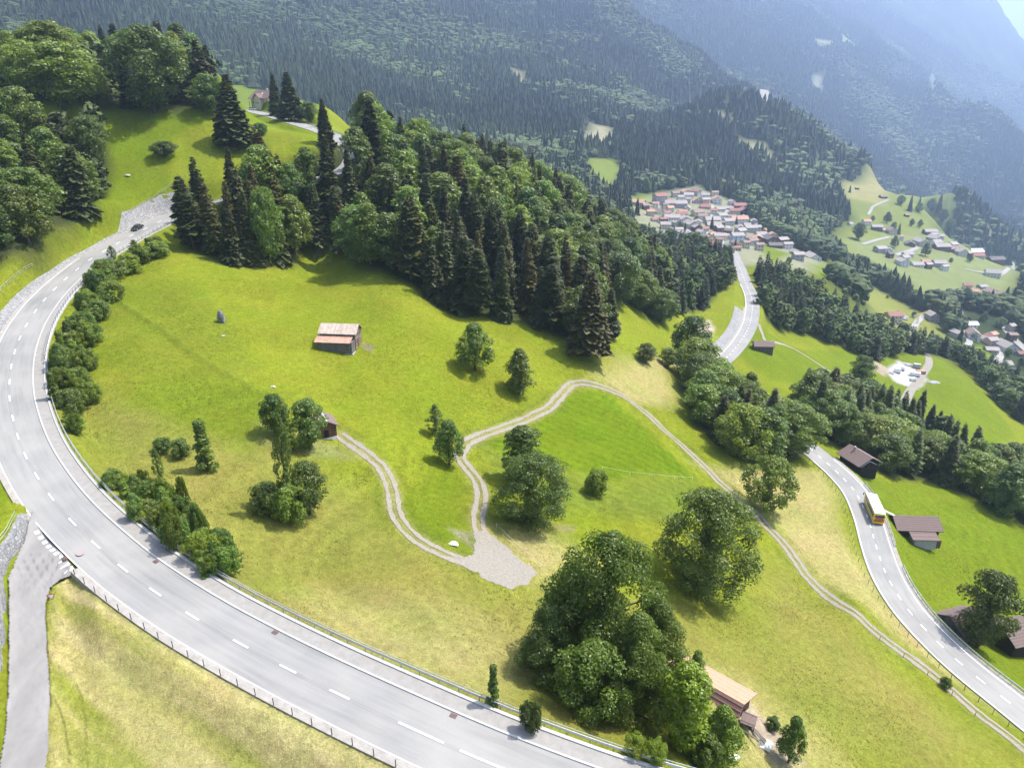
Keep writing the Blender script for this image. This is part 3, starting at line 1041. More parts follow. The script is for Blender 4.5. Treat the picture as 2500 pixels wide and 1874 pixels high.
def sheet(name, P, m, dz=0.06, step=0.7, kind="structure", jag=0.35):
    """an irregular patch of surface draped over the ground"""
    lo, hi = P.min(0) - 1, P.max(0) + 1
    xs = np.arange(lo[0], hi[0], step)
    ys = np.arange(lo[1], hi[1], step)
    X, Y = np.meshgrid(xs, ys)
    cx, cyy = X[:-1, :-1] + step / 2, Y[:-1, :-1] + step / 2
    d = polydist(cx, cyy, P) * np.where(inpoly(cx, cyy, P), 1, -1) + fbm(cx / 1.7, cyy / 1.7, 3, 12) * jag
    idx = np.arange(X.size).reshape(X.shape)
    k = d > 0
    F = np.stack([idx[:-1, :-1][k], idx[:-1, 1:][k], idx[1:, 1:][k], idx[1:, :-1][k]], 1)
    V = np.stack([X, Y, hz(X, Y) + dz], -1).reshape(-1, 3)
    us, inv = np.unique(F.ravel(), return_inverse=True)
    o = link(name, np_mesh(name, V[us], inv.reshape(F.shape), m, uv=V[us][:, :2]))
    o["kind"] = kind
    return o


sheet("gravel_yard", yp, MATS["pale_gravel"], 0.05, 0.18, jag=0.9)
o = sheet("side_road", jp, MATS["side_asphalt"], 0.0, 0.16, jag=0.10)
vv = np.empty(len(o.data.vertices) * 3, np.float32)
o.data.vertices.foreach_get("co", vv)
vv = vv.reshape(-1, 3)
vv[:, 2] = mouth_z(vv[:, 0], vv[:, 1])
o.data.vertices.foreach_set("co", vv.ravel())
o.data.update()
LANES = [("2208,985 2222,955 2250,918 2268,888 2264,866 2248,851", 4.2, "pale_gravel"), ("1885,835 1938,852 2000,890 2060,925 2105,955", 2.2, "gravel"),
         ("2221,812 2235,793 2255,770 2272,756", 5, "far_lane"), ("2360,847 2367,832 2351,818 2346,804", 5, "far_lane"), ("2414,895 2442,872 2436,852", 5, "far_lane"),
         ("2105,597 2142,586 2172,579", 5, "far_lane"), ("2187,623 2227,611 2241,604", 6, "far_lane"), ("2357,657 2397,665 2453,664 2473,655 2455,640", 5, "far_lane"),
         ("2120,525 2127,512 2133,504 2170,488", 4, "far_lane"), ("2070,668 2082,685 2096,708 2110,728", 5, "far_lane"), ("2442,781 2459,810 2500,850 2540,880", 7, "far_lane"),
         ("1737,500 1742,515 1735,530 1755,540 1790,545", 5, "far_lane"), ("1680,545 1715,558 1728,575", 5, "far_lane"), ("1775,510 1772,530 1780,560 1800,590 1850,600", 5, "far_lane"),
         ("1850,790 1861,815 1868,832", 1.6, "gravel"), ("1690,930 1680,905 1660,893 1640,889", 2.4, "pale_gravel"), ("1640,565 1700,560 1760,570 1800,575", 5, "far_lane")]
for s, wd, m in LANES:
    P = gpath(s, 1.0)
    ribbon("lane", P, [-wd / 2, -wd / 6, wd / 6, wd / 2], 0.12 if m != "far_lane" else 0.5, MATS[m], drape=True, jag=0.25)


# ------------------------------------------------------------------ foliage
def leaf_mat(name, c1, c2, trans=0.25, rough=0.5, spec=0.35, hv=0.05, vv=0.35, nscale=5.0):
    b = NB(name)
    f = b.noise(b.coord("Object"), nscale, 3, 0.6, 0.3, 0.7)
    c = b.mix(f, c1, c2)
    oi = b.n("ObjectInfo")
    c = b.mix(1.0, c, oi.outputs["Color"], "MULTIPLY")
    hs = b.n("HueSaturation")
    for k, (lo, hi, sc) in enumerate(((0.5 - hv * 0.5, 0.5 + hv * 0.1, 1.0), (1 - vv, 1 + vv, 7.31))):
        m = b.n("Math", operation='MULTIPLY')
        m.inputs[1].default_value = sc
        b.l(oi.outputs["Random"], m.inputs[0])
        fr = b.n("Math", operation='FRACT')
        b.l(m.outputs[0], fr.inputs[0])
        r = b.n("MapRange")
        r.inputs[3].default_value = lo
        r.inputs[4].default_value = hi
        b.l(fr.outputs[0], r.inputs[0])
        b.l(r.outputs[0], hs.inputs["Hue" if k == 0 else "Value"])
    b.l(c, hs.inputs["Color"])
    p = b.bsdf(hs.outputs[0], rough, spec)
    t = b.n("BsdfTranslucent")
    tc = b.mix(1.0, hs.outputs[0], (1.25, 1.45, 0.5), "MULTIPLY")
    b.l(tc, t.inputs[0])
    mx = b.n("MixShader")
    mx.inputs[0].default_value = trans
    b.l(p, mx.inputs[1])
    b.l(t.outputs[0], mx.inputs[2])
    return b.done(mx.outputs[0])


LEAF = leaf_mat("leaf", (0.070, 0.118, 0.013), (0.125, 0.172, 0.026), 0.34, 0.45, 0.4)
NEEDLE = leaf_mat("needle", (0.042, 0.050, 0.014), (0.082, 0.088, 0.022), 0.12, 0.6, 0.25, 0.03, 0.3, 7.0)
LARCH = leaf_mat("larch_needle", (0.070, 0.095, 0.030), (0.105, 0.125, 0.045), 0.25, 0.6, 0.2, 0.03, 0.2)
simple("bark", (0.055, 0.042, 0.032), (0.11, 0.085, 0.065), 6, 0.9, 0.1, stretch=(1, 1, 0.2))
simple("grey_bark", (0.16, 0.145, 0.125), (0.26, 0.24, 0.21), 6, 0.9, 0.1, stretch=(1, 1, 0.2))


def quads(C, A, B):
    """quads centred at C spanned by half vectors A, B"""
    V = np.stack([C - A - B, C + A - B, C + A + B, C - A + B], 1).reshape(-1, 3)
    F = np.arange(len(V)).reshape(-1, 4)
    return V, F


def rand_dirs(r, n):
    d = r.normal(size=(n, 3))
    return d / np.linalg.norm(d, axis=1)[:, None]


def leaf_cloud(r, cen, rad, per, size, up=0.35, fill=0.2):
    """leaf clumps on the skin of each blob (and some inside)"""
    Cs, Ns = [], []
    for c, q in zip(cen, rad):
        k = max(6, int(per * (q[0] * q[2]) / (np.mean([a[0] * a[2] for a in rad]))))
        d = rand_dirs(r, k)
        d[:, 2] = np.where((d[:, 2] < -0.25) & (r.random(k) < 0.6), -d[:, 2], d[:, 2])
        rr = np.where(r.random(k) < fill, r.random(k) * 0.8, 0.82 + 0.3 * r.random(k))
        Cs.append(c + d * q * rr[:, None])
        Ns.append(d)
    C = np.vstack(Cs)
    Nn = np.vstack(Ns) + rand_dirs(r, len(C)) * 0.75 + np.array([0, 0, up])
    Nn /= np.linalg.norm(Nn, axis=1)[:, None]
    t = np.cross(Nn, rand_dirs(r, len(C)))
    t /= np.linalg.norm(t, axis=1)[:, None] + 1e-9
    bt = np.cross(Nn, t)
    s = size * (0.6 + 0.8 * r.random(len(C)))[:, None]
    # each clump of leaves is a small kinked pair of faces
    V1, F1 = quads(C, t * s, bt * s * 0.55)
    return V1, F1


def envelope(kind, z):
    """crown half width at relative height z (0 crown base .. 1 tip)"""
    if kind == "round":
        return math.sqrt(max(0, 1 - (2 * z - 0.92) ** 2)) if z < 0.96 else 0.2
    if kind == "ovate":
        return (math.sin(math.pi * min(1, (z * 0.86 + 0.16) ** 0.8)) ** 0.75)
    if kind == "tall":
        return 0.55 + 0.45 * math.sin(math.pi * (z * 0.9 + 0.05)) if z < 0.85 else 0.55 * (1.08 - z) / 0.23
    if kind == "cone":
        return max(0.12, 1 - z) ** 0.8
    return 1.0


def broad_proto(name, seed, kind, rad, base, nb, per, leaf, blob=(0.10, 0.17), trunk_h=None, mat_leaf=None):
    """normalised broadleaf tree, height 1: (trunk mesh, crown mesh)"""
    r = np.random.default_rng(seed)
    cen, rr = [], []
    top = 1.0
    for i in range(nb):
        z = (i + r.random()) / nb
        z = z ** 0.9
        e = envelope(kind, z) * rad
        b0 = blob[0] + (blob[1] - blob[0]) * r.random()
        a = i * 2.399 + r.random() * 0.9
        ro = max(0.0, e - b0 * 0.75) * (0.55 + 0.45 * math.sqrt(r.random())) if i % 4 else max(0, e - b0) * 0.35 * r.random()
        zz = base + (top - base) * z
        zz = min(zz, top - b0 * 0.75)
        cen.append((ro * math.cos(a), ro * math.sin(a), zz))
        rr.append((b0 * (0.85 + 0.4 * r.random()), b0 * (0.85 + 0.4 * r.random()), b0 * (0.65 + 0.3 * r.random())))
    cen = np.array(cen)
    rr = np.array(rr)
    V, F = leaf_cloud(r, cen, rr, per, leaf)
    crown = np_mesh(name + "_crown", V, F, mat_leaf or LEAF)
    mb = MB()
    tw = 0.022 if kind != "shrub" else 0.008
    hgt = base + (top - base) * 0.7
    path = [(0, 0, -0.04), (0.004, 0, base * 0.6), (0.01 * r.normal(), 0.01 * r.normal(), base + 0.15), (0.02 * r.normal(), 0.02 * r.normal(), hgt)]
    mb.tube(path, [tw * 1.5, tw, tw * 0.7, tw * 0.2], 7)
    for i in range(0, nb, max(1, nb // 14)):
        c = cen[i]
        z0 = max(base * 0.8, c[2] - 0.18 - 0.2 * np.hypot(c[0], c[1]))
        mid = (c[0] * 0.45, c[1] * 0.45, z0 + (c[2] - z0) * 0.6)
        mb.tube([(0, 0, z0), mid, tuple(c)], [tw * 0.55, tw * 0.35, tw * 0.1], 5, cap=False)
    trunk = mb.mesh(name + "_trunk", MATS["bark"], True)
    return trunk, crown


def spruce_proto(name, seed, rad, base, nw, nbr, droop=0.35, wid=0.05, gap=0.0, power=0.85, mat=None, dead=0):
    """normalised conifer: whorls of drooping, needle covered branches"""
    r = np.random.default_rng(seed)
    V, F = [], []

    def strip(P, W, up):
        b = len(V)
        for p, w_ in zip(P, W):
            s = up * w_
            V.append(p - s)
            V.append(p + s)
        for i in range(len(P) - 1):
            F.append((b + 2 * i, b + 2 * i + 1, b + 2 * i + 3, b + 2 * i + 2))
    for i in range(nw):
        z = base + (1 - base) * (i / nw) ** 0.92
        R = rad * (1 - (z - base) / (1 - base)) ** power * (0.85 + 0.25 * r.random()) + 0.012
        k = max(4, int(nbr * (0.5 + 0.5 * R / rad)))
        a0 = r.random() * 6.28
        for j in range(k):
            if r.random() < gap:
                continue
            a = a0 + 6.283 * j / k + r.normal() * 0.18
            L = R * (0.72 + 0.42 * r.random())
            d = np.array([math.cos(a), math.sin(a), 0.0])
            sd = np.array([-math.sin(a), math.cos(a), 0.0])
            zz = z + r.normal() * 0.006
            dr = droop * L * (0.7 + 0.6 * r.random())
            P = [np.array([0, 0, zz]) + d * L * t + np.array([0, 0, -dr * t * t + 0.10 * L * t + 0.16 * L * max(0, t - 0.75)]) for t in (0.08, 0.45, 0.78, 1.0)]
            w0 = wid * (0.35 + 0.65 * R / rad)
            tilt = sd * 0.92 + np.array([0, 0, 0.38 * r.normal()])
            strip(P, [w0 * 0.35, w0 * 0.95, w0 * 0.75, w0 * 0.12], tilt)
            # hanging twigs
            hang = np.array([0, 0, -1.0]) * 0.8 + sd * 0.5 * r.normal()
            for t0 in (0.4, 0.7):
                p = np.array([0, 0, zz]) + d * L * t0 + np.array([0, 0, -dr * t0 * t0 + 0.1 * L * t0])
                q = p + hang * w0 * 0.9 + d * L * 0.08
                strip([p - d * L * 0.16, p + d * L * 0.16], [w0 * 0.02] * 2, hang)
                b = len(V)
                V.extend([p - d * L * 0.17, p + d * L * 0.17, q + d * L * 0.13, q - d * L * 0.13])
                F.append((b, b + 1, b + 2, b + 3))
            for sg in (-1, 1):
                p = P[1] + (P[2] - P[1]) * 0.3
                q = p + (d * 0.75 + sg * sd * 0.85) * w0 * 1.35 + np.array([0, 0, -0.35 * w0])
                b = len(V)
                o = d * w0 * 0.32
                V.extend([p - o, p + o, q + o * 0.4, q - o * 0.6])
                F.append((b, b + 1, b + 2, b + 3))
    crown = np_mesh(name + "_crown", np.array(V), np.array(F), mat or NEEDLE)
    mb = MB()
    mb.tube([(0, 0, -0.03), (0, 0, base), (0, 0, 0.6), (0, 0, 0.99)], [0.017, 0.013, 0.007, 0.0015], 6)
    for i in range(dead):
        a = r.random() * 6.28
        z = 0.04 + base * r.random()
        mb.tube([(0, 0, z), (math.cos(a) * 0.08, math.sin(a) * 0.08, z - 0.01)], [0.003, 0.001], 3, cap=False)
    trunk = mb.mesh(name + "_trunk", MATS["bark"], True)
    return trunk, crown


BR = {
    "round": broad_proto("round_tree", 1, "round", 0.42, 0.16, 58, 190, 0.0135, (0.075, 0.14)),
    "round2": broad_proto("broad_tree", 2, "round", 0.47, 0.12, 66, 190, 0.0125, (0.075, 0.14)),
    "giant": broad_proto("old_maple", 12, "round", 0.47, 0.04, 110, 300, 0.0072, (0.05, 0.11)),
    "giant2": broad_proto("old_lime", 13, "ovate", 0.46, 0.03, 110, 300, 0.0072, (0.05, 0.11)),
    "ovate": broad_proto("ovate_tree", 3, "ovate", 0.38, 0.17, 56, 180, 0.0135, (0.065, 0.13)),
    "ovate2": broad_proto("tall_tree", 4, "ovate", 0.32, 0.12, 56, 170, 0.0125, (0.06, 0.115)),
    "tall": broad_proto("ash_tree", 5, "tall", 0.24, 0.10, 60, 120, 0.0125, (0.045, 0.095)),
    "airy": broad_proto("birch_tree", 6, "ovate", 0.27, 0.14, 48, 70, 0.0130, (0.04, 0.08)),
    "wide": broad_proto("orchard_tree", 8, "round", 0.56, 0.14, 76, 120, 0.0150, (0.065, 0.12)),
    "shrub": broad_proto("shrub", 9, "round", 0.62, 0.10, 44, 150, 0.024, (0.10, 0.20)),
    "shrub2": broad_proto("bush", 10, "round", 0.85, 0.12, 52, 140, 0.027, (0.11, 0.22)),
    "col": broad_proto("sapling", 11, "cone", 0.22, 0.06, 34, 100, 0.019, (0.045, 0.085)),
}
CO = {
    "spruce": spruce_proto("spruce", 21, 0.19, 0.05, 34, 11, 0.40, 0.055),
    "spruce2": spruce_proto("spruce", 22, 0.16, 0.07, 38, 10, 0.5, 0.048, 0.08),
    "spruce3": spruce_proto("spruce", 23, 0.235, 0.12, 30, 11, 0.42, 0.065, 0.10, 0.75, None, 14),
    "pine": spruce_proto("fir", 24, 0.20, 0.22, 24, 10, 0.25, 0.065, 0.15, 0.6, None, 10),
    "spruce4": spruce_proto("spruce", 26, 0.215, 0.06, 27, 9, 0.55, 0.07, 0.22, 0.7),
    "spruce5": spruce_proto("spruce", 27, 0.18, 0.04, 31, 10, 0.3, 0.06, 0.14, 1.0),
    "larch": spruce_proto("larch", 25, 0.17, 0.14, 30, 9, 0.15, 0.045, 0.15, 0.8, LARCH, 8),
}
NTREE = [0]


def tree(kind, pos, h, wscale=1.0, name="broadleaf_tree", label=None, group=None, color=(1, 1, 1), single=False, rz=None, cat="tree", lean=0.0, sink=0.0):
    """one tree: an empty at its foot with a trunk and a crown"""
    tk, cr = (BR.get(kind) or CO.get(kind))
    rz = RNG.random() * 6.28 if rz is None else rz
    o = bpy.data.objects.new(name, None)
    COL.objects.link(o)
    o.location = (pos[0], pos[1], pos[2] - sink)
    o.rotation_euler = (lean * RNG.normal(), lean * RNG.normal(), rz)
    an = 0.9 + 0.2 * RNG.random()
    o.scale = (h * wscale * an, h * wscale / an, h)
    setprops(o, label, cat, group)
    t = bpy.data.objects.new("trunk", tk)
    COL.objects.link(t)
    t.parent = o
    c = bpy.data.objects.new("crown", cr)
    COL.objects.link(c)
    c.parent = o
    c.color = (*color, 1)
    NTREE[0] += 1
    return o


def depth_of(p):
    return p[1] * CT - (p[2] - CZ) * ST


def px_tree(kind, bx, by, top, wpx, **kw):
    """lone tree surveyed from the photo: foot pixel, top row, crown width in pixels"""
    p = gp(bx, by)
    dep = depth_of(p)
    # height whose tip reaches the photo row `top`
    yv = (top - 937.0) / FOC
    # tip at (x, y, z+h): solve -( (z+h-CZ) * CT + y*ST ) / (y*CT - (z+h-CZ)*ST) = yv
    Y, Zr = p[1], p[2] - CZ
    t = -Y * (ST + yv * CT) / (CT - yv * ST)
    h = max(1.0, t - Zr)
    tk, cr = (BR.get(kind) or CO.get(kind))
    key = cr.name
    if key not in WID:
        co = np.empty(len(cr.vertices) * 3, np.float32)
        cr.vertices.foreach_get("co", co)
        co = co.reshape(-1, 3)
        WID[key] = (np.ptp(co[:, 0]) + np.ptp(co[:, 1])) / 2 * 0.97
    dt = depth_of((p[0], p[1], p[2] + h * 0.55))
    ws = wpx * dt / FOC / (WID[key] * h)
    return tree(kind, p, h, ws, **kw)


WID = {}


# ------------------------------------------------------------------ single trees, each surveyed on its own
DK = (0.75, 0.85, 0.85)
YG = (1.30, 1.22, 0.7)
LT = (1.15, 1.12, 0.95)
GY = (0.95, 1.0, 1.15)
BRN = (1.25, 1.0, 0.8)
B_ = "broadleaf_tree"
LONE = [
    # kind, foot x, foot y, top row, width px, name, colour, label
    ("ovate", 1160, 903, 789, 98, B_, LT, "round leafy maple alone on the meadow, upper one of two right of the barn"),
    ("ovate2", 1268, 962, 853, 80, B_, LT, "leafy tree alone on the meadow just above the farm track bend"),
    ("round", 662, 648, 458, 92, B_, (1.15, 1.3, 0.8), "bright green leafy tree in front of the spruces below the upper road"),
    ("airy", 1064, 1062, 986, 48, B_, DK, "thin small tree behind the tree at the sharp turn of the farm track"),
    ("ovate", 1097, 1135, 1025, 72, B_, DK, "dark small tree leaning over the sharp turn of the farm track"),
    ("tall", 1275, 1180, 1040, 100, B_, DK, "tall slim tree rising behind the big round tree beside the gravel yard"),
    ("giant", 1300, 1275, 1110, 192, B_, (0.62, 0.62, 0.5), "big round dense tree between the gravel yard and the mown green field"),
    ("shrub", 1455, 1206, 1148, 58, "bush", YG, "lone rounded bush on the green field below the farm track"),
    ("airy", 712, 1262, 1005, 62, "birch_tree", GY, "tall thin tree with a pale bare stem rising out of a clump of bushes"),
    ("shrub", 660, 1245, 1178, 95, "bush", GY, "left bush round the foot of the tall thin pale stemmed tree"),
    ("round", 757, 1255, 1128, 110, B_, DK, "dense low tree at the right of the tall thin pale stemmed tree"),
    ("shrub", 716, 1275, 1180, 90, "bush", LT, "front bush at the foot of the tall thin pale stemmed tree"),
    ("col", 506, 1147, 1024, 60, "young_tree", LT, "ragged slender young tree on the meadow between road hedge and hut"),
    ("shrub", 400, 1102, 1068, 44, "bush", GY, "small bush left of the ragged slender young tree on the meadow"),
    ("shrub", 445, 1114, 1072, 50, "bush", DK, "small round bush close to the ragged slender young tree"),
    ("round", 676, 1062, 962, 80, B_, DK, "dark tree left of the hut whose roof shows behind leaves"),
    ("round", 757, 1096, 974, 102, B_, DK, "dark round tree standing against the wall of the small hut"),
    ("airy", 716, 1100, 1018, 52, B_, YG, "pale young tree in front of the two dark trees by the hut"),
    ("giant", 1718, 1442, 1200, 250, B_, (0.95, 1, 0.95), "huge wide maple with dead lower twigs on the slope by the farm track"),
    ("wide", 1868, 1245, 1118, 145, B_, YG, "spreading fruit tree between the farm track and the lower road"),
    ("giant", 1470, 1660, 1306, 275, B_, (0.8, 0.9, 0.75), "biggest dark tree of the clump behind the long tiled barn"),
    ("giant2", 1340, 1645, 1478, 175, B_, (0.95, 1.0, 0.9), "left tree of the big clump, beside the end of the gravel yard"),
    ("giant2", 1545, 1745, 1500, 210, B_, (1.25, 1.3, 1.25), "front grey green tree of the big clump nearest the upper road"),
    ("round2", 1405, 1615, 1395, 195, B_, DK, "round tree filling the upper left of the big clump"),
    ("giant2", 1590, 1715, 1470, 190, B_, (0.9, 1.05, 0.8), "right hand dark tree of the big clump, left of the tiled barn"),
    ("round2", 1440, 1745, 1570, 185, B_, (0.8, 0.95, 0.8), "low dark tree filling the front left of the big clump"),
    ("tall", 1662, 1822, 1620, 130, B_, (1.5, 1.35, 0.55), "bright yellow green tree at the front of the big clump"),
    ("ovate", 1752, 1862, 1728, 105, B_, LT, "leafy tree in front of the long tiled barn at its right end"),
    ("ovate2", 1688, 1722, 1590, 62, B_, GY, "slim grey green tree against the left end of the long tiled barn"),
    ("shrub", 1715, 1865, 1790, 90, "bush", DK, "dark bush below the yellow green tree at the picture's lower edge"),
    ("ovate", 1924, 1860, 1750, 68, B_, DK, "small round dark tree beside the white sacks below the tiled barn"),
    ("shrub", 1886, 1778, 1752, 36, "bush", DK, "dark bush behind the small round tree near the white sacks"),
    ("round", 2384, 1580, 1400, 148, B_, (0.95, 0.95, 0.95), "open crowned tree shading the roof of a barn by the lower road"),
    ("col", 1205, 1718, 1622, 40, "young_tree", DK, "single young columnar tree just behind the guard rail"),
    ("shrub", 1296, 1785, 1712, 52, "bush", DK, "small bush poking up through the guard rail of the upper road"),
    ("shrub2", 1550, 1840, 1795, 60, "bush", YG, "pale low bush on the bank left of the big clump"),
    ("shrub2", 1598, 1858, 1808, 60, "bush", YG, "pale low bush under the yellow green tree"),
    ("round", 1682, 893, 772, 100, B_, DK, "dense dark tree on the bank beside the little wooden hut"),
    ("round", 1577, 886, 838, 56, B_, LT, "left small fruit tree on the slope above the little hut"),
    ("round", 1630, 895, 848, 52, B_, LT, "right small fruit tree beside the little wooden hut"),
    ("shrub2", 403, 382, 345, 62, "bush", DK, "low dark bush in the middle of the hillside pasture"),
    ("round", 157, 264, 102, 172, B_, (1.15, 1.15, 0.8), "large round bright tree on the hillside, leftmost free standing one"),
    ("round2", 378, 274, 62, 188, B_, (1.1, 1.1, 0.8), "largest tall round tree on top of the hillside pasture"),
    ("round", 517, 281, 180, 86, B_, DK, "smaller round tree at the right end of the hilltop row"),
    ("spruce", 452, 186, 112, 40, "spruce_tree", DK, "dark pointed spruce on the crest right of the largest hilltop tree"),
    ("spruce3", 574, 360, 177, 108, "spruce_tree", DK, "big dark spruce alone in the pasture below the house"),
    ("shrub", 636, 330, 300, 40, "bush", DK, "green bush at the right foot of the big pasture spruce"),
    ("spruce2", 676, 284, 172, 44, "spruce_tree", DK, "left dark spruce beside the hillside house"),
    ("spruce3", 712, 296, 172, 74, "spruce_tree", DK, "right dark spruce beside the hillside house"),
    ("round", 756, 300, 248, 50, B_, GY, "grey green tree right of the spruces beside the house"),
    ("spruce", 788, 312, 253, 34, "spruce_tree", LT, "small spruce at the roadside below the hillside house"),
    ("spruce3", 1436, 868, 658, 122, "spruce_tree", (1.1, 0.95, 0.8), "huge drooping dark brown spruce at the right corner of the ridge wood"),
    ("spruce2", 1487, 820, 700, 66, "spruce_tree", DK, "dark spruce touching the right of the huge drooping brown spruce"),
    ("pine", 1347, 808, 640, 84, "spruce_tree", DK, "dark conifer with a bare lower trunk at the ridge wood's meadow edge"),
    ("spruce3", 640, 420, 320, 90, "spruce_tree", (1.6, 1.3, 1.0), "half bare brownish spruce standing above the clump by the upper road"),
    ("airy", 392, 1172, 1092, 30, "young_tree", DK, "young tree sticking up out of the road hedge"),
    ("round", 1290, 470, 378, 78, B_, DK, "round tree standing up above the ridge wood's skyline"),
    ("shrub", 2306, 1678, 1653, 26, "bush", DK, "tiny dark bush on the farm track's edge near the lower road"),
    ("round", 2098, 940, 868, 62, B_, DK, "dark tree beside the gravel storage yard with white containers"),
]
for kind, bx, by, top, wpx, nm, colr, lab in LONE:
    px_tree(kind, bx, by, top, wpx, name=nm, color=colr, label=lab, cat="bush" if nm == "bush" else "tree", sink=0.1)

HEDGE = [(372, 626, 575, 80), (335, 640, 588, 70), (305, 655, 606, 60), (268, 676, 618, 80), (235, 712, 640, 88), (262, 735, 668, 70), (205, 760, 690, 70), (232, 780, 715, 75), (190, 812, 745, 80),
         (215, 838, 770, 75), (170, 860, 790, 75), (150, 905, 828, 72), (200, 905, 830, 75), (178, 950, 880, 80), (140, 950, 878, 62), (165, 1005, 930, 72), (215, 985, 915, 60), (175, 1055, 1000, 62), (132, 905, 860, 45)]
for i, (x, y, t, wd) in enumerate(HEDGE):
    x, t, wd = x + 12, y - (y - t) * 0.78, wd * 0.85
    px_tree("shrub" if i % 2 else "shrub2", x, y, t, wd, name="bush", color=(LT, (1.15, 1.2, 0.85), YG, GY)[i % 4], cat="bush", sink=0.3,
            label="bush of the hedge below the left hand bend of the upper road", group="hedge bushes below the left bend of the road")
rh = np.random.default_rng(99)
for i, (x, y, t, wd) in enumerate(HEDGE * 2):
    k = 0.35 + 0.35 * rh.random()
    x2, y2 = x + rh.normal() * 16 + 6, y + rh.normal() * 14
    px_tree(("shrub", "airy", "ovate2", "shrub2", "col")[rh.integers(5)], x2, y2, y2 - (y - t) * (0.5 + 0.7 * rh.random()), wd * k, name="bush", color=(LT, YG, (1.2, 1.2, 0.8), GY, DK)[rh.integers(5)], cat="bush", sink=0.2,
            label="bush of the hedge below the left hand bend of the upper road", group="hedge bushes below the left bend of the road")
HEDGE2 = [(275, 1190, 1145, 70), (315, 1210, 1150, 70), (355, 1225, 1160, 72), (395, 1245, 1165, 75), (345, 1262, 1205, 70), (390, 1290, 1215, 80), (440, 1275, 1195, 75), (425, 1330, 1250, 85), (470, 1310, 1235, 80),
          (485, 1365, 1280, 90), (530, 1345, 1275, 75), (545, 1400, 1320, 80), (505, 1395, 1330, 70)]
for i, (x, y, t, wd) in enumerate(HEDGE2):
    x, t, wd = x + 9, y - (y - t) * 0.82, wd * 0.88
    px_tree("shrub" if i % 3 else "shrub2", x, y, t, wd, name="bush", color=(LT, YG, DK, (0.9, 1.1, 0.8))[i % 4], cat="bush", sink=0.3,
            label="bush of the thicket on the bank beside the guard rail", group="bushes on the bank beside the guard rail")

for i, (x, y, t, wd) in enumerate(HEDGE2 * 2):
    k = 0.35 + 0.35 * rh.random()
    x2, y2 = x + rh.normal() * 16 + 4, y + rh.normal() * 14
    px_tree(("shrub", "airy", "ovate2", "shrub2", "col")[rh.integers(5)], x2, y2, y2 - (y - t) * (0.5 + 0.7 * rh.random()), wd * k, name="bush", color=(LT, YG, (1.2, 1.2, 0.8), GY, DK)[rh.integers(5)], cat="bush", sink=0.2,
            label="bush of the thicket on the bank beside the guard rail", group="bushes on the bank beside the guard rail")

# ------------------------------------------------------------------ woods
CAND = []


def visible(x, y, z):
    """does the sight line to a point clear the ground?"""
    t = np.linspace(0.35, 0.97, 60)
    return bool(np.all(CZ + (z - CZ) * t > hz(x * t, y * t) - 0.5))


def scatter(zone, P, spacing, mixf, hts, wr, edge=None, clear=(), hmod=None):
    r = np.random.default_rng(abs(hash(zone)) % 1000 if False else sum(map(ord, zone)))
    lo, hi = P.min(0), P.max(0)
    pts = []
    cell = {}
    ntry = int((hi - lo).prod() / spacing ** 2 * 7)
    xs = lo + r.random((ntry, 2)) * (hi - lo)
    ok = inpoly(xs[:, 0], xs[:, 1], P)
    for x, y in xs[ok]:
        if any(np.min((R[:, 0] - x) ** 2 + (R[:, 1] - y) ** 2) < c * c for R, c in ((UPPER, 7.5), (LOWER, 6.5))):
            continue
        if any((x - c[0]) ** 2 + (y - c[1]) ** 2 < c[2] ** 2 for c in clear):
            continue
        k = (int(x / spacing), int(y / spacing))
        if any((x - q[0]) ** 2 + (y - q[1]) ** 2 < spacing ** 2 for i in (-1, 0, 1) for j in (-1, 0, 1) for q in cell.get((k[0] + i, k[1] + j), ())):
            continue
        cell.setdefault(k, []).append((x, y))
        pts.append((x, y))
    pts = np.array(pts)
    if len(pts) == 0:
        return
    z = hz(pts[:, 0], pts[:, 1])
    con = mixf(pts[:, 0], pts[:, 1], r)
    for (x, y), zz, c in zip(pts, z, con):
        h = hts[0] + (hts[1] - hts[0]) * r.random()
        if hmod:
            h *= hmod(x, y)
        if not c:
            h *= 0.86
        if not visible(x, y, zz + h):
            continue
        if c == 2:
            kind = "larch"
        elif c:
            kind = ("spruce", "spruce2", "spruce3", "spruce4", "pine", "spruce5", "spruce4")[r.integers(7)]
        else:
            kind = ("round", "ovate", "ovate2", "tall", "round2", "ovate")[r.integers(6)]
        ws = wr[0] + (wr[1] - wr[0]) * r.random()
        t = r.random()
        if c == 1:
            colr = DK if t < 0.4 else ((1.25, 1.05, 0.8) if t < 0.6 else (1, 1, 1))
        elif c == 2:
            colr = (1, 1, 1)
        else:
            colr = (LT, YG, (1, 1, 1), GY, (1.2, 1.25, 0.9), DK)[r.integers(6)]
        CAND.append((h / math.hypot(x, y), kind, (x, y, zz), h, ws, colr, zone))


def mixer(frac, sc, seed, larch=0.0):
    def f(x, y, r):
        v = fbm(x / sc, y / sc, 2, seed) * 0.5 + 0.5 + 0.28 * (r.random(len(x)) - 0.5)
        c = (v < np.quantile(v, frac)).astype(int) if len(v) > 3 else np.ones(len(v), int)
        return np.where(r.random(len(x)) < larch, 2, c)
    return f


hs = gp(640, 262)
hx = gp(2115, 1150)
clr = [(hs[0], hs[1], 22), (hx[0], hx[1], 11)]
_cf = gpath("750,585 800,598 900,655 1060,745 1170,772 1330,812 1440,852", 4.0)


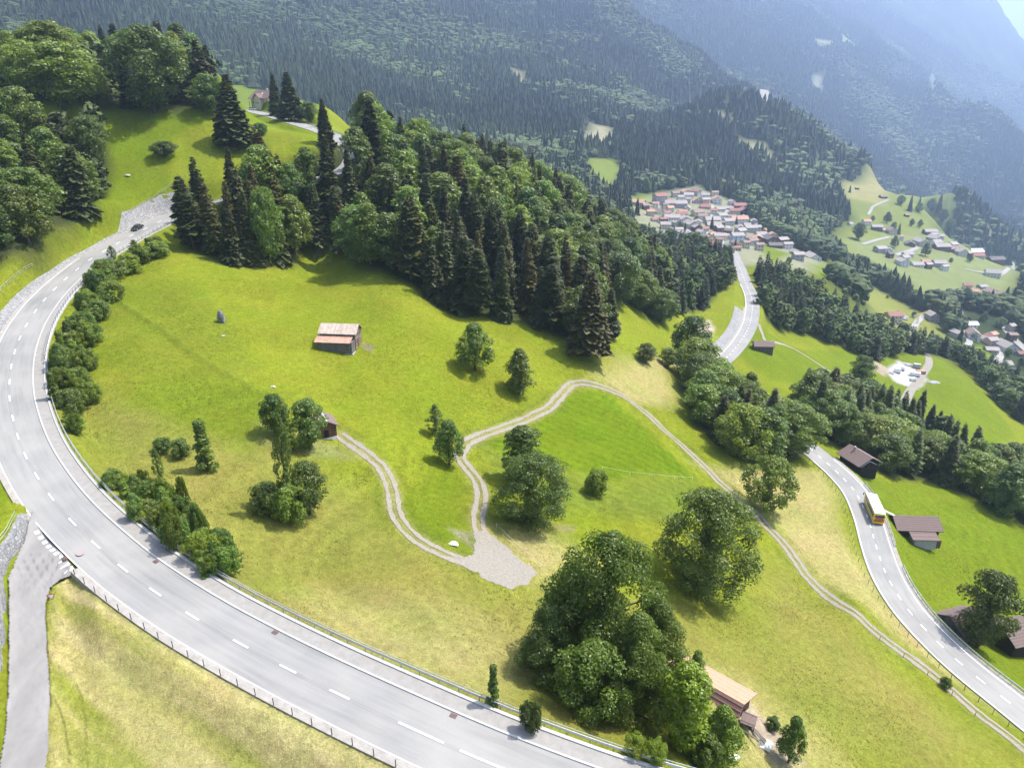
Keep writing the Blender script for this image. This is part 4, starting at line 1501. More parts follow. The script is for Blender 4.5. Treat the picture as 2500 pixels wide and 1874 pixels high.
def cmix(x, y, r):
    """dark spruces stand towards the meadow, broadleaves up on the ridge"""
    d = np.sqrt((x[:, None] - _cf[None, :, 0]) ** 2 + (y[:, None] - _cf[None, :, 1]) ** 2).min(1)
    pr = 0.82 - 0.34 * np.clip(d / 45, 0, 1) + 0.2 * np.clip((x - 30) / 60, 0, 1) + 0.45 * fbm(x / 16, y / 16, 2, 3)
    return (r.random(len(x)) < pr).astype(int)


scatter("clump", WPOLY["clump"], 5.2, mixer(0.85, 20, 3), (17, 23), (0.95, 1.2), clear=[(*gp(662, 648)[:2], 5), (*gp(640, 420)[:2], 4)])
scatter("central", WPOLY["central"], 6.2, cmix, (18, 26), (0.95, 1.25), clear=[(*gp(574, 360)[:2], 10)], hmod=lambda x, y: 1.06 - 0.42 * min(1, max(0, (x + 10) / 120)))
scatter("hairpin", WPOLY["hairpin"], 5.0, mixer(0.6, 14, 12), (12, 16), (1.0, 1.3), clear=[(*gp(640, 420)[:2], 4)], hmod=lambda x, y: 1.0 + 0.5 * min(1, max(0, (x + 82) / 22)))
scatter("left", WPOLY["left"], 6.6, mixer(0.3, 22, 5), (13, 21), (0.95, 1.3), clear=[(*gp(157, 264)[:2], 8)])
scatter("hilltop", WPOLY["hilltop"], 8.0, mixer(0.25, 30, 8), (15, 24), (1.0, 1.3), clear=[(*gp(157, 264)[:2], 9), (*gp(378, 274)[:2], 11), (*gp(517, 281)[:2], 7)])
scatter("bypass", WPOLY["bypass"], 6.4, mixer(0.12, 22, 6), (13, 19), (1.0, 1.35), clear=[(*gp(1682, 893)[:2], 6)])
scatter("strip", WPOLY["strip"], 6.2, mixer(0.16, 18, 7, 0.12), (13, 19), (1.0, 1.35), clear=clr)
scatter("yard", WPOLY["yard"], 5.6, mixer(0.45, 30, 9), (11.5, 17), (1.05, 1.4))
for x, y in ((1992, 1040), (2050, 1062), (2085, 1050), (2105, 1058), (2135, 1045), (2150, 1062), (2175, 1050), (2195, 1060), (2080, 1085)):
    p = gp(x, y)
    CAND.append((0.2, "larch", tuple(p), 17 + 3 * RNG.random(), 1.05, (1, 1, 1), "strip"))
for x, y in ((2232, 1062), (2285, 1070), (2262, 1058), (2310, 1090)):
    p = gp(x, y)
    CAND.append((0.2, "spruce", tuple(p), 11 + 3 * RNG.random(), 1.3, DK, "strip"))
ZL = {"hairpin": "the trees hiding the upper road's hairpin", "clump": "the dark clump below the black car", "central": "the wood on the ridge above the barn meadow", "left": "the wood left of the upper road", "hilltop": "the tree row on the hilltop at upper left",
      "bypass": "the clump hiding the lower road", "strip": "the belt of trees behind the dark roadside house", "yard": "the wood between lower road and gravel storage yard"}
CAND.sort(key=lambda c: -c[0])
REST = []
cnt = {"spruce_tree": 0, "broadleaf_tree": 0, "larch_tree": 0}
for c in CAND:
    nm = "larch_tree" if c[1] == "larch" else ("spruce_tree" if c[1] in CO else "broadleaf_tree")
    lim = 285 if nm != "broadleaf_tree" else 265
    if cnt[nm] < lim:
        cnt[nm] += 1
        word = {"spruce_tree": "dark spruce", "broadleaf_tree": "leafy broad crowned tree", "larch_tree": "light feathery larch"}[nm]
        tree(c[1], c[2], c[3], c[4], name=nm, color=c[5], label=word + " in " + ZL[c[6]], group=word + "s of " + ZL[c[6]], sink=0.3, lean=0.03)
    else:
        REST.append(c)

# ------------------------------------------------------------------ forest masses: one object each
b = NB("forest_leaf")
att = b.n("Attribute", attribute_name="tint")
f = b.noise(b.coord("Object"), 0.6, 2, 0.6, 0.3, 0.7, 0.75, 1.25)
c = b.mul(att.outputs["Color"], f)
FMAT = b.done(b.bsdf(c, 0.75, 0.2))


def low_conifer(r, tiers, sides, rad):
    V, F = [], []
    for t in range(tiers):
        z0 = 0.08 + 0.88 * t / tiers - 0.03
        z1 = min(1.0, z0 + 1.35 * 0.92 / tiers + 0.12) if t < tiers - 1 else 1.0
        rr = rad * (1 - t / tiers) ** 0.9 + 0.01
        b0 = len(V)
        for k in range(sides):
            a = 6.283 * k / sides + r.random() * 0.5
            q = rr * (0.62 + 0.7 * r.random())
            V.append((q * math.cos(a), q * math.sin(a), z0 - 0.05 * r.random()))
        V.append((0, 0, z1))
        for k in range(sides):
            F.append((b0 + k, b0 + (k + 1) % sides, b0 + sides))
    return np.array(V), np.array(F)


def low_broad(r, blobs, rad, sub=0):
    import bmesh
    V, F = [], []
    for i in range(blobs):
        bm = bmesh.new()
        bmesh.ops.create_icosphere(bm, subdivisions=1 + sub, radius=1)
        b0 = len(V)
        a = i * 2.4 + r.random()
        z = 0.35 + 0.45 * (i / max(1, blobs - 1) if blobs > 1 else 0.3)
        ro = 0.0 if blobs == 1 else rad * 0.55 * (0.3 + 0.7 * r.random()) * (1.15 - z)
        q = rad * (0.95 if blobs == 1 else 0.62)
        for v in bm.verts:
            j = 0.75 + 0.5 * r.random()
            V.append((ro * math.cos(a) + v.co.x * q * j, ro * math.sin(a) + v.co.y * q * j, z + v.co.z * (0.42 if blobs == 1 else 0.24) * j))
        for f in bm.faces:
            F.append(tuple(b0 + v.index for v in f.verts))
        bm.free()
    return np.array(V), np.array(F)


def quad_proto(me):
    V = np.empty(len(me.vertices) * 3, np.float32)
    me.vertices.foreach_get("co", V)
    F = np.empty(len(me.loops), np.int32)
    me.loops.foreach_get("vertex_index", F)
    return V.reshape(-1, 3), F.reshape(-1, 4)


def merged(name, protos, which, pos, h, ws, colr, label, cat="forest"):
    """many small trees of a distant wood as one mesh"""
    Vs, Fs, Cs = [], [], []
    off = 0
    r = np.random.default_rng(5)
    for k, (pv, pf) in enumerate(protos):
        s = np.nonzero(which == k)[0]
        if len(s) == 0:
            continue
        a = r.random(len(s)) * 6.283
        ca, sa = np.cos(a)[:, None], np.sin(a)[:, None]
        X = pv[None, :, 0]
        Y = pv[None, :, 1]
        hh = h[s][:, None]
        hw = hh * ws[s][:, None]
        V = np.stack([pos[s, 0][:, None] + (X * ca - Y * sa) * hw, pos[s, 1][:, None] + (X * sa + Y * ca) * hw, pos[s, 2][:, None] + pv[None, :, 2] * hh], -1)
        F = pf[None] + (np.arange(len(s)) * len(pv))[:, None, None] + off
        off += V.shape[0] * V.shape[1]
        Vs.append(V.reshape(-1, 3))
        Fs.append(F.reshape(-1, pf.shape[1]))
        Cs.append(np.repeat(colr[s], len(pv), 0))
    V, F, Cc = np.vstack(Vs), np.vstack(Fs), np.vstack(Cs)
    me = np_mesh(name, V, F, FMAT)
    a = me.color_attributes.new("tint", 'FLOAT_COLOR', 'POINT')
    a.data.foreach_set("color", np.concatenate([Cc, np.ones((len(Cc), 1))], 1).astype(np.float32).ravel())
    return setprops(link(name, me), label, cat, None, "stuff")


C_CON = np.array((0.032, 0.044, 0.018))
C_BRO = np.array((0.064, 0.092, 0.026))


def tints(con, r, x=None, y=None):
    n = len(con)
    c = np.where(con[:, None], C_CON, C_BRO) * (0.74 + 0.52 * r.random(n))[:, None]
    if x is not None:
        c = c * np.where(con, 1.0, 0.76)[:, None]
        c = c * (1 + 0.55 * fbm(x / 160, y / 160, 4, 61))[:, None] * (1 + 0.3 * np.clip(fbm(x / 45, y / 45, 2, 62), 0, 1)[:, None] * np.array((1.6, 1.0, 0.6)))
    return c * (1 + (r.random((n, 3)) - 0.5) * 0.16)


# middle distance: trees of the nearer woods past the individually built ones, and the woods round the village
lpB = []
for i in range(3):
    t_, c_ = spruce_proto("low_spruce", 50 + i, 0.19, 0.06, 13, 7, 0.4, 0.09)
    lpB.append(quad_proto(c_))
for i, kd in enumerate(("round", "ovate", "tall")):
    t_, c_ = broad_proto("low_tree", 60 + i, kd, (0.42, 0.36, 0.27)[i], 0.14, 13, 26, 0.05, (0.13, 0.19))
    lpB.append(quad_proto(c_))
rr = np.random.default_rng(11)
if REST:
    con = np.array([c[1] in CO for c in REST])
    merged("mixed_forest", lpB, np.where(con, rr.integers(0, 3, len(con)), rr.integers(3, 6, len(con))), np.array([c[2] for c in REST]), np.array([c[3] for c in REST]),
           np.array([c[4] for c in REST]), tints(con, rr), "mixed trees further back in the woods along the lower road")


def lut(T, x, y):
    a = np.clip(np.interp(np.arctan2(x, y), AZ, np.arange(len(AZ))).round().astype(int), 0, len(AZ) - 1)
    j = np.clip(((np.log(np.hypot(x, y)) - LR[0]) / (LR[1] - LR[0])).round().astype(int), 0, len(LR) - 1)
    return T[j, a]


ELEV = (ZG - CZ) / RG
RMAX = np.maximum.accumulate(ELEV, axis=0)
SHOW = (ZG + 24 - CZ) / RG >= RMAX          # a tree here would be seen
LUM = CG @ np.array((0.3, 0.6, 0.1))
WOOD = LUM < 0.062


def sample(r0, r1, area, seed, jit=0.0):
    r = np.random.default_rng(seed)
    ang = math.radians(106)
    nn = int(ang * 0.5 * (r1 ** 2 - r0 ** 2) / area)
    R = np.sqrt(r0 ** 2 + (r1 ** 2 - r0 ** 2) * r.random(nn))
    a = (r.random(nn) - 0.5) * ang
    x, y = R * np.sin(a), R * np.cos(a)
    k = lut(SHOW, x, y) & lut(WOOD, x, y)
    x, y = x[k], y[k]
    for P in WPOLY.values():
        q = ~inpoly(x, y, P)
        x, y = x[q], y[q]
    return x, y, r


VILL = [gpoly("1540,505 1610,470 1700,455 1800,500 1850,560 1930,600 2010,640 1960,660 1880,620 1760,610 1640,580 1560,550"),
        gpoly("2120,585 2200,575 2380,620 2480,660 2470,700 2250,700 2180,640 2080,600"), gpoly("2320,750 2440,770 2540,860 2540,960 2430,900 2350,850"),
        gpoly("2150,760 2290,770 2290,800 2150,810")]
LOWP = [gpoly("1990,660 2075,720 2180,790 2320,840 2500,900 2520,960 2320,870 2180,835 2075,780 1960,710"), gpoly("1560,560 1640,590 1760,620 1900,640 1990,660 1980,710 1880,690 1760,670 1640,640 1560,600"), gpoly("2060,600 2250,690 2480,690 2490,745 2250,750 2160,690 2060,660"), gpoly("2130,790 2300,800 2300,850 2160,850")]
lpC = [(low_conifer(np.random.default_rng(70 + i), 6, 8, 0.19)) for i in range(3)] + [low_broad(np.random.default_rng(80 + i), 5, 0.46) for i in range(3)]
x, y, r = sample(425, 1000, 30, 41)
keep = np.ones(len(x), bool)
for P in VILL:
    keep &= ~inpoly(x, y, P)
for s, c, soft, jag in ZONES[-11:]:
    keep &= ~inpoly(x, y, gpoly(s))
for R in (UPPER, LOWER):
    keep &= ((x[:, None] - R[None, ::4, 0]) ** 2 + (y[:, None] - R[None, ::4, 1]) ** 2).min(1) > 49
x, y = x[keep], y[keep]
con = (fbm(x / 70, y / 70, 3, 44) + 0.9 * (r.random(len(x)) - 0.5)) < 0.02
h = np.where(con, 15 + 9 * r.random(len(x)), 10 + 8 * r.random(len(x)))
for P in LOWP:
    h = np.where(inpoly(x, y, P), 4 + 3.5 * r.random(len(x)), h)
pos = np.stack([x, y, hz(x, y) - 0.4], 1)
NC = len(x)
merged("valley_forest", lpC, np.where(con, r.integers(0, 3, len(x)), r.integers(3, 6, len(x))), pos, h, 0.95 + 0.4 * r.random(len(x)), tints(con, r, x, y), "mixed forest covering the valley sides round the village")
lpD = [low_conifer(np.random.default_rng(90 + i), 3, 5, 0.2) for i in range(3)] + [low_broad(np.random.default_rng(95 + i), 1, 0.44) for i in range(3)]
x, y, r = sample(1000, 2350, 42, 42)
con = (fbm(x / 150, y / 150, 4, 45) + 0.75 * (r.random(len(x)) - 0.5)) < 0.13
h = np.where(con, 11 + 18 * r.random(len(x)) ** 1.3, 10 + 10 * r.random(len(x)))
ND = len(x)
merged("mountain_forest", lpD, np.where(con, r.integers(0, 3, len(x)), r.integers(3, 6, len(x))), np.stack([x, y, hz(x, y) - 0.5], 1), h, 0.9 + 0.8 * r.random(len(x)), tints(con, r, x, y),
       "dark conifer forest covering the nearer mountain side", "forest")
x, y, r = sample(2350, 5600, 120, 43)
con = (fbm(x / 300, y / 300, 4, 46) + 0.6 * (r.random(len(x)) - 0.5)) < 0.2
h = np.where(con, 20 + 14 * r.random(len(x)), 15 + 10 * r.random(len(x)))
merged("far_mountain_forest", lpD, np.where(con, r.integers(0, 3, len(x)), r.integers(3, 6, len(x))), np.stack([x, y, hz(x, y) - 1], 1), h, 1.05 + 0.4 * r.random(len(x)), tints(con, r, x, y),
       "hazy forest covering the far mountain sides", "forest")
print("TREES", NTREE, cnt, "rest", len(REST), "C", NC, "D", ND, "E", len(x))


# ------------------------------------------------------------------ buildings
def plank(name, c1, c2, axis=(8, 8, 0.4), rough=0.9):
    """weathered boards: streaks along the plank"""
    b = NB(name)
    v = b.coord("Object", axis)
    f = b.noise(v, 1.0, 3, 0.6, 0.32, 0.68)
    g = b.noise(b.coord("Object"), 1.3, 4, 0.7, 0.3, 0.7, 0.7, 1.2)
    return b.done(b.bsdf(b.mul(b.mix(f, c1, c2), g), rough, 0.15, 0, f, 0.4, 0.04))


plank("old_boards", (0.060, 0.052, 0.045), (0.20, 0.18, 0.155))
plank("dark_boards", (0.012, 0.010, 0.009), (0.035, 0.028, 0.022))
plank("brown_boards", (0.10, 0.055, 0.035), (0.19, 0.11, 0.07))
plank("log_wall", (0.10, 0.07, 0.05), (0.27, 0.22, 0.17), (0.3, 0.3, 7))
plank("tin_sheet", (0.33, 0.255, 0.20), (0.48, 0.405, 0.335), (5.0, 0.25, 0.25), 0.6)
plank("rust_sheet", (0.34, 0.185, 0.125), (0.45, 0.27, 0.20), (3, 0.4, 0.4), 0.8)


def tile_mat(name, c1, c2, rows=3.2, dark=0.45):
    b = NB(name)
    v = b.coord("Object")
    sp = b.n("SeparateXYZ")
    b.l(v, sp.inputs[0])
    m = b.n("Math", operation='MULTIPLY')
    m.inputs[1].default_value = rows
    b.l(sp.outputs[2], m.inputs[0])
    fr = b.n("Math", operation='FRACT')
    b.l(m.outputs[0], fr.inputs[0])
    r = b.n("MapRange")
    r.inputs[1].default_value = 0.72
    r.inputs[2].default_value = 0.95
    r.inputs[3].default_value = 1.0
    r.inputs[4].default_value = dark
    b.l(fr.outputs[0], r.inputs[0])
    f = b.noise(b.coord("Object", (3, 1, 1)), 2.5, 5, 0.75, 0.3, 0.7)
    return b.done(b.bsdf(b.mul(b.mix(f, c1, c2), r.outputs[0]), 0.85, 0.2, 0, fr.outputs[0], 0.3, 0.05))


tile_mat("brown_tile", (0.115, 0.078, 0.068), (0.20, 0.15, 0.135))
tile_mat("salmon_tile", (0.33, 0.175, 0.11), (0.47, 0.29, 0.195), 2.4, 0.75)
tile_mat("red_tile", (0.22, 0.105, 0.085), (0.33, 0.17, 0.135))
tile_mat("orange_tile", (0.36, 0.20, 0.14), (0.47, 0.29, 0.21))
tile_mat("tan_tile", (0.19, 0.13, 0.105), (0.30, 0.225, 0.19))
tile_mat("grey_tile", (0.25, 0.22, 0.20), (0.37, 0.33, 0.305))
tile_mat("dark_tile", (0.10, 0.088, 0.08), (0.18, 0.155, 0.145))
simple("white_render", (0.56, 0.54, 0.50), (0.68, 0.66, 0.62), 0.8, 0.9, 0.2)
simple("cream_render", (0.46, 0.40, 0.31), (0.55, 0.49, 0.39), 0.8, 0.9, 0.2)
simple("grey_render", (0.30, 0.29, 0.28), (0.40, 0.39, 0.38), 0.8, 0.9, 0.2)
simple("pink_render", (0.46, 0.33, 0.28), (0.54, 0.40, 0.34), 0.8, 0.9, 0.2)
simple("blue_render", (0.40, 0.50, 0.60), (0.46, 0.56, 0.66), 0.8, 0.9, 0.2)
simple("rubble_wall", (0.25, 0.23, 0.20), (0.48, 0.46, 0.42), 4, 0.9, 0.2, bstr=0.5)
simple("glass", (0.02, 0.025, 0.03), (0.035, 0.04, 0.05), 1, 0.12, 0.6)
simple("white_sheet", (0.70, 0.70, 0.69), (0.80, 0.80, 0.79), 1, 0.6, 0.3)


def heading(a, b, H):
    p, q = at_h(*a, H), at_h(*b, H)
    return math.atan2(q[1] - p[1], q[0] - p[0]), float(np.hypot(*(q - p)[:2]))


def gable_walls(L, W, hw, hr, sink=1.2):
    mb = MB()
    mb.prism([(-W / 2, -sink), (W / 2, -sink), (W / 2, hw), (0, hw + hr), (-W / 2, hw)], -L / 2, L / 2, 'X')
    return mb


def gable_roof(L, W, hw, hr, ov=0.6, og=0.6, t=0.16, mb=None):
    mb = mb or MB()
    s = hr / (W / 2)
    e = hw - s * ov + 0.06
    y = W / 2 + ov
    r = hw + hr + 0.06
    mb.prism([(-y, e), (0, r), (0, r + t), (-y, e + t)], -L / 2 - og, L / 2 + og, 'X')
    mb.prism([(y, e), (y, e + t), (0.002, r + t), (0.002, r)], -L / 2 - og, L / 2 + og, 'X')
    return mb


def lean_roof(L, y0, z0, y1, z1, t=0.1, x0=None, x1=None, mb=None):
    mb = mb or MB()
    a = -L / 2 if x0 is None else x0
    b_ = L / 2 if x1 is None else x1
    mb.prism([(y0, z0), (y1, z1), (y1, z1 + t), (y0, z0 + t)], a, b_, 'X')
    return mb


_wm = {}


def window(parent, x, y, z, w_=1.0, h_=1.2, rz=0.0, frame="white_render"):
    k = (round(w_, 1), round(h_, 1), frame)
    if k not in _wm:
        fr = MB()
        for sx in (-1, 1):
            fr.box((sx * (w_ / 2 - 0.05), 0, 0), (0.1, 0.12, h_))
        for sz in (-1, 1):
            fr.box((0, 0, sz * (h_ / 2 - 0.05)), (w_ - 0.2, 0.12, 0.1))
        gl = MB()
        gl.box((0, 0.01, 0), (w_ - 0.2, 0.06, h_ - 0.2))
        _wm[k] = (fr.mesh("window", MATS[frame]), gl.mesh("pane", MATS["glass"]))
    f = link("window", _wm[k][0], parent, (x, y, z))
    f.rotation_euler = (0, 0, rz)
    link("pane", _wm[k][1], f)
    return f


# --- field barn on the meadow
def field_barn():
    rz, ln = heading((790, 783), (884, 786), 47.0)
    p = gp(831, 842)
    z = min(float(hz(p[0] + dx, p[1] + dy)) for dx in (-3, 0, 3) for dy in (-2, 0, 2)) + 0.5
    o = empty("field_barn", (p[0], p[1], z), rz, "weathered wooden barn with pale tin roof and rusty lean-to, alone on the meadow", "barn")
    L, W, hw, hr = ln - 0.8, 4.6, 3.6, 1.5
    mb = gable_walls(L, W, hw, hr, 2.0)
    mb.build("wall", MATS["log_wall"], o, (0, 1.0, 0))
    gable_roof(L, W, hw, hr, 0.45, 0.4, 0.12).build("roof", MATS["tin_sheet"], o, (0, 1.0, 0))
    m = MB().box((0, -2.6, 0.6), (L - 0.3, 2.55, 3.0))
    m.build("lean_to_wall", MATS["old_boards"], o)
    lean_roof(L, -1.34, 2.95, -4.3, 2.05, 0.09, -L / 2 - 0.5, L / 2 - 0.4).build("lean_to_roof", MATS["rust_sheet"], o)
    MB().box((0, -1.4, -1.2), (L + 0.05, 5.1, 1.1)).build("stone_base", MATS["rubble_wall"], o)
    MB().box((L / 2 + 0.03, 0.6, 1.0), (0.08, 0.9, 1.9)).build("door", MATS["brown_boards"], o)
    b_ = MB()
    for i in range(6):
        b_.box((L / 2 + 0.02, -1.1 + i * 0.8, 3.1 + 0.1 * (i % 2)), (0.06, 0.16, 1.1))
    b_.build("gable_board", MATS["old_boards"], o)


field_barn()


def gable_building(name, label, cat, rz, pos, L, W, hw, hr, wall, roof, ov=0.6, og=0.6, extra=None, sink=1.5):
    o = empty(name, pos, rz, label, cat)
    gable_walls(L, W, hw, hr, sink).build("wall", MATS[wall], o)
    r = gable_roof(L, W, hw, hr, ov, og).build("roof", MATS[roof], o)
    if extra:
        extra(o, r, L, W, hw, hr)
    return o


def ex_hut(o, r, L, W, hw, hr):
    MB().box((0, 0, -0.6), (L + 0.1, W + 0.1, 1.5)).build("stone_base", MATS["white_render"], o)
    MB().box((-L / 2 - 0.03, 0.2, 0.95), (0.08, 0.9, 1.6)).build("door", MATS["dark_boards"], o)
    MB().box((0, 0, hw + hr + 0.25), (L + 1.2, 0.25, 0.1)).build("ridge_board", MATS["white_sheet"], r)


p = gp(806, 1066)
gable_building("log_hut", "small log hut with red brown tiled roof and whitewashed base at the track's end", "hut", math.radians(118), (p[0] - 1.2, p[1] + 1.0, p[2] + 0.2), 4.6, 3.6, 2.6, 1.1, "brown_boards", "brown_tile", 0.5, 0.7, ex_hut)


rz, ln = heading((1817, 1719), (1713, 1660), 73.5)
a = at_h(1817, 1719, 73.5)
L = 15.0
c = a[:2] + np.array([math.cos(rz), math.sin(rz)]) * (L / 2)
o = empty("tiled_barn", (c[0], c[1], CZ - 73.5 - 5.3), rz, "long barn with broad salmon tiled roof half hidden behind the big tree clump", "barn")
# local +Y faces the viewer: steep short side; -Y is the broad sunlit side
mb = MB()
mb.prism([(-4.0, -3.5), (1.7, -3.5), (1.7, 3.3), (0, 5.1), (-4.0, 3.6)], -L / 2 + 0.6, L / 2 - 0.6, 'X')
mb.build("wall", MATS["brown_boards"], o)
mb = MB()
mb.prism([(0.0, 5.16), (-4.7, 3.40), (-4.7, 3.56), (0.0, 5.32)], -L / 2, L / 2, 'X')
r_ = mb.build("roof", MATS["salmon_tile"], o)  # sunlit slope: some of its sun is put into the paler tile colour
mb = MB()
mb.prism([(0.003, 5.14), (0.003, 5.30), (2.35, 2.80), (2.25, 2.68)], -L / 2, L / 2, 'X')
mb.build("steep_roof", MATS["red_tile"], o)  # shaded slope: its shade is painted in with the darker tile colour
m = MB()
for i in range(5):
    t = 0.12 + 0.2 * i
    m.box((0, 0.05 + 2.35 * t, 5.34 - 2.5 * t), (L - 0.1, 0.10, 0.06))
m.build("snow_bar", MATS["dark_steel"], o)
MB().box((-L / 2 + 0.55, -1.2, 1.2), (0.1, 2.0, 2.2)).build("door", MATS["dark_boards"], o)


def ex_barn4(o, r, L, W, hw, hr):
    MB().box((0.6, -W / 2 - 1.5, 0.2), (L * 0.52, 2.8, 2.6)).build("lean_to_wall", MATS["grey_render"], o)
    lean_roof(L, -W / 2 - 0.05, 2.75, -W / 2 - 3.4, 1.7, 0.12, -L * 0.28, L * 0.36).build("lean_to_roof", MATS["brown_tile"], o)
    MB().box((L * 0.33 + 0.5, -W / 2 - 2.6, 0.4), (0.9, 0.5, 2.2)).build("door", MATS["brown_boards"], o)
    m = MB()
    for i in range(4):
        m.box((-L / 2 - 0.06, -1.2 + 0.8 * i, 1.5), (0.1, 0.12, 3.2))
    m.box((-L / 2 - 0.13, 0, 2.0), (0.04, 3.4, 0.12))
    m.build("ladder_rack", MATS["old_boards"], o)


rz, ln = heading((2180, 1257), (2291, 1260), 93.3)
a, b_ = at_h(2180, 1257, 93.3), at_h(2291, 1260, 93.3)
c = (a + b_) / 2
gable_building("roadside_barn", "brown tiled barn with lower lean-to roof on the meadow beside the bus", "barn", rz, (c[0], c[1], CZ - 93.3 - 4.9), ln - 1.0, 5.2, 3.1, 1.6, "dark_boards", "brown_tile", 0.9, 0.6, ex_barn4, 3.0)
m = MB().box((0, 0, 0), (5.2, 0.5, 0.12))
p = gp(2165, 1253)
o = m.build("plank_ramp", MATS["white_sheet"], None, (p[0], p[1], p[2] + 0.5))
o.rotation_euler = (0.0, 0.08, math.radians(-52))
setprops(o, "pale plank ramp leading from road edge to the brown tiled barn", "ramp")

rz, ln = heading((2319, 1504), (2375, 1489), 93.0)
a = at_h(2319, 1504, 93.0)
L = 8.0
c = a[:2] + np.array([math.cos(rz), math.sin(rz)]) * (L / 2)
gable_building("plank_barn", "grey plank barn with brown tiled roof under the tree by the lower road", "barn", rz, (c[0], c[1], CZ - 93.0 - 5.6), L - 1.0, 6.2, 3.6, 1.9, "old_boards", "brown_tile", 0.6, 0.5, None, 3.0)
d = np.array([math.cos(rz), math.sin(rz)])
nrm = np.array([d[1], -d[0]])
c2 = c + d * 11.0 + nrm * 3.5
gable_building("plank_barn", "second brown tiled barn, cut off by the picture's right edge", "barn", rz - 0.05, (c2[0], c2[1], CZ - 93.0 - 8.2), L, 6.2, 3.6, 1.9, "dark_boards", "brown_tile", 0.6, 0.5, None, 3.0)


def ex_dark(o, r, L, W, hw, hr):
    m = MB()
    m.box((-L / 2 - 0.75, 0, 1.05), (1.3, W, 0.12))
    m.box((-L / 2 - 1.35, 0, 1.55), (0.08, W, 0.9))
    m.build("balcony", MATS["dark_boards"], o)
    m = MB()
    s = hr / (W / 2)
    for sg in (-1, 1):
        m.prism([(0, hw + hr - 1.3), (sg * W * 0.42, hw + hr - 1.3 - s * W * 0.42), (sg * W * 0.42, hw + hr - 1.12 - s * W * 0.42), (0, hw + hr - 1.12)], -L / 2 - 0.12, -L / 2 - 0.03, 'X')
    m.build("barge_trim", MATS["white_sheet"], o)
    for y in (-1.6, 0, 1.6):
        window(o, -L / 2 - 0.05, y, 1.75, 0.8, 0.9, -math.pi / 2, 'brown_boards')
    m = MB().box((L * 0.2, 0.8, hw + hr + 0.4), (0.5, 0.5, 1.2))
    m.build("chimney", MATS["rubble_wall"], r)


rz, ln = heading((2131, 1119), (2083, 1090), 90.6)
a = at_h(2131, 1119, 90.6)
L = 9.0
c = a[:2] + np.array([math.cos(rz), math.sin(rz)]) * (L / 2)
gable_building("dark_chalet", "nearly black wooden chalet among trees beside the lower road", "house", rz, (c[0], c[1], CZ - 90.6 - 4.4), L - 1.6, 6.6, 2.6, 1.75, "dark_boards", "brown_tile", 0.9, 0.8, ex_dark, 3.0)
for i, (x, y, nm, dm, mt, lab, ct) in enumerate([(2106, 1146, "garden_table", (3.0, 1.3, 0.12), "white_sheet", "long white table in front of the black chalet", "table"),
                                               (2141, 1142, "patio_screen", (1.5, 0.1, 1.6), "white_sheet", "white upright screen at the black chalet's corner", "screen")]):
    p = gp(x, y)
    m = MB()
    if nm == "garden_table":
        m.box((0, 0, 0.78), dm)
        for sx in (-1, 1):
            for sy in (-1, 1):
                m.box((sx * 1.3, sy * 0.5, 0.3), (0.1, 0.1, 0.85))
    else:
        m.box((0, 0, 0.9), dm)
        for sx in (-1, 1):
            m.box((sx * 0.7, 0.12, 0.5), (0.1, 0.1, 1.2))
    o = m.build(nm, MATS[mt], None, (p[0], p[1], p[2] - 0.05))
    o.rotation_euler = (0, 0, math.radians(8))
    setprops(o, lab, ct)
p = gp(1864, 858)
rz, ln = heading((1838, 841), (1889, 842), 92)
gable_building("field_shed", "brown roofed wooden shed on the meadow below the lower road's far bend", "shed", rz, (p[0], p[1] + 1.5, p[2] + 0.2), ln - 1.0, 4.4, 2.5, 1.3, "old_boards", "brown_tile", 0.6, 0.5, None, 2.5)
p = gp(1668, 891)
gable_building("wooden_hut", "tiny brown wooden hut with grey roof under the dense tree by the lower road", "hut", 0.1, (p[0], p[1] + 1.2, p[2]), 3.0, 2.6, 2.0, 0.8, "brown_boards", "grey_tile", 0.4, 0.4, None, 1.5)


def ex_hill(o, r, L, W, hw, hr):
    MB().prism([(-1.6, -4.0), (2.7, -4.0), (2.7, hw - 0.2), (0.55, hw + 1.5), (-1.6, hw - 0.2)], -W / 2 - 2.2, 0, 'Y').build("wing_wall", MATS["cream_render"], o)
    m = MB()
    s = 1.7 / 2.15
    for sg in (-1, 1):
        m.prism([(0.55, hw + 1.62), (0.55 + sg * 2.75, hw + 1.62 - s * 2.75), (0.55 + sg * 2.75, hw + 1.8 - s * 2.75), (0.55, hw + 1.8)], -W / 2 - 2.9, -0.4, 'Y')
    m.build("wing_roof", MATS["brown_tile"], o)
    MB().box((1.0, 0.4, hw + hr + 0.4), (0.8, 0.8, 1.3)).build("chimney", MATS["rubble_wall"], r)
    MB().box((0.2, -W * 0.25, hw + hr * 0.52 + 0.14), (0.9, 0.8, 0.08), M=Matrix.Rotation(math.atan2(hr, W / 2), 3, 'X')).build("roof_window", MATS["white_sheet"], r)
    for x in (-5.2, -3.4):
        window(o, x, -W / 2 - 0.04, 1.5, 1.1, 1.3, 0)
    window(o, -0.3, -W / 2 - 2.24, 1.3, 1.0, 1.2, 0)
    window(o, 1.4, -W / 2 - 2.24, 1.3, 1.0, 1.2, 0)
    MB().box((-2.3, -W / 2 - 0.04, 0.9), (1.0, 0.1, 2.0)).build("door", MATS["brown_boards"], o)
    for x in (-L / 2 - 0.5, -L / 2 + 1.6):
        MB().box((x, -W / 2 - 0.9, 0.6), (0.18, 0.18, 3.6)).build("porch_post", MATS["brown_boards"], o)


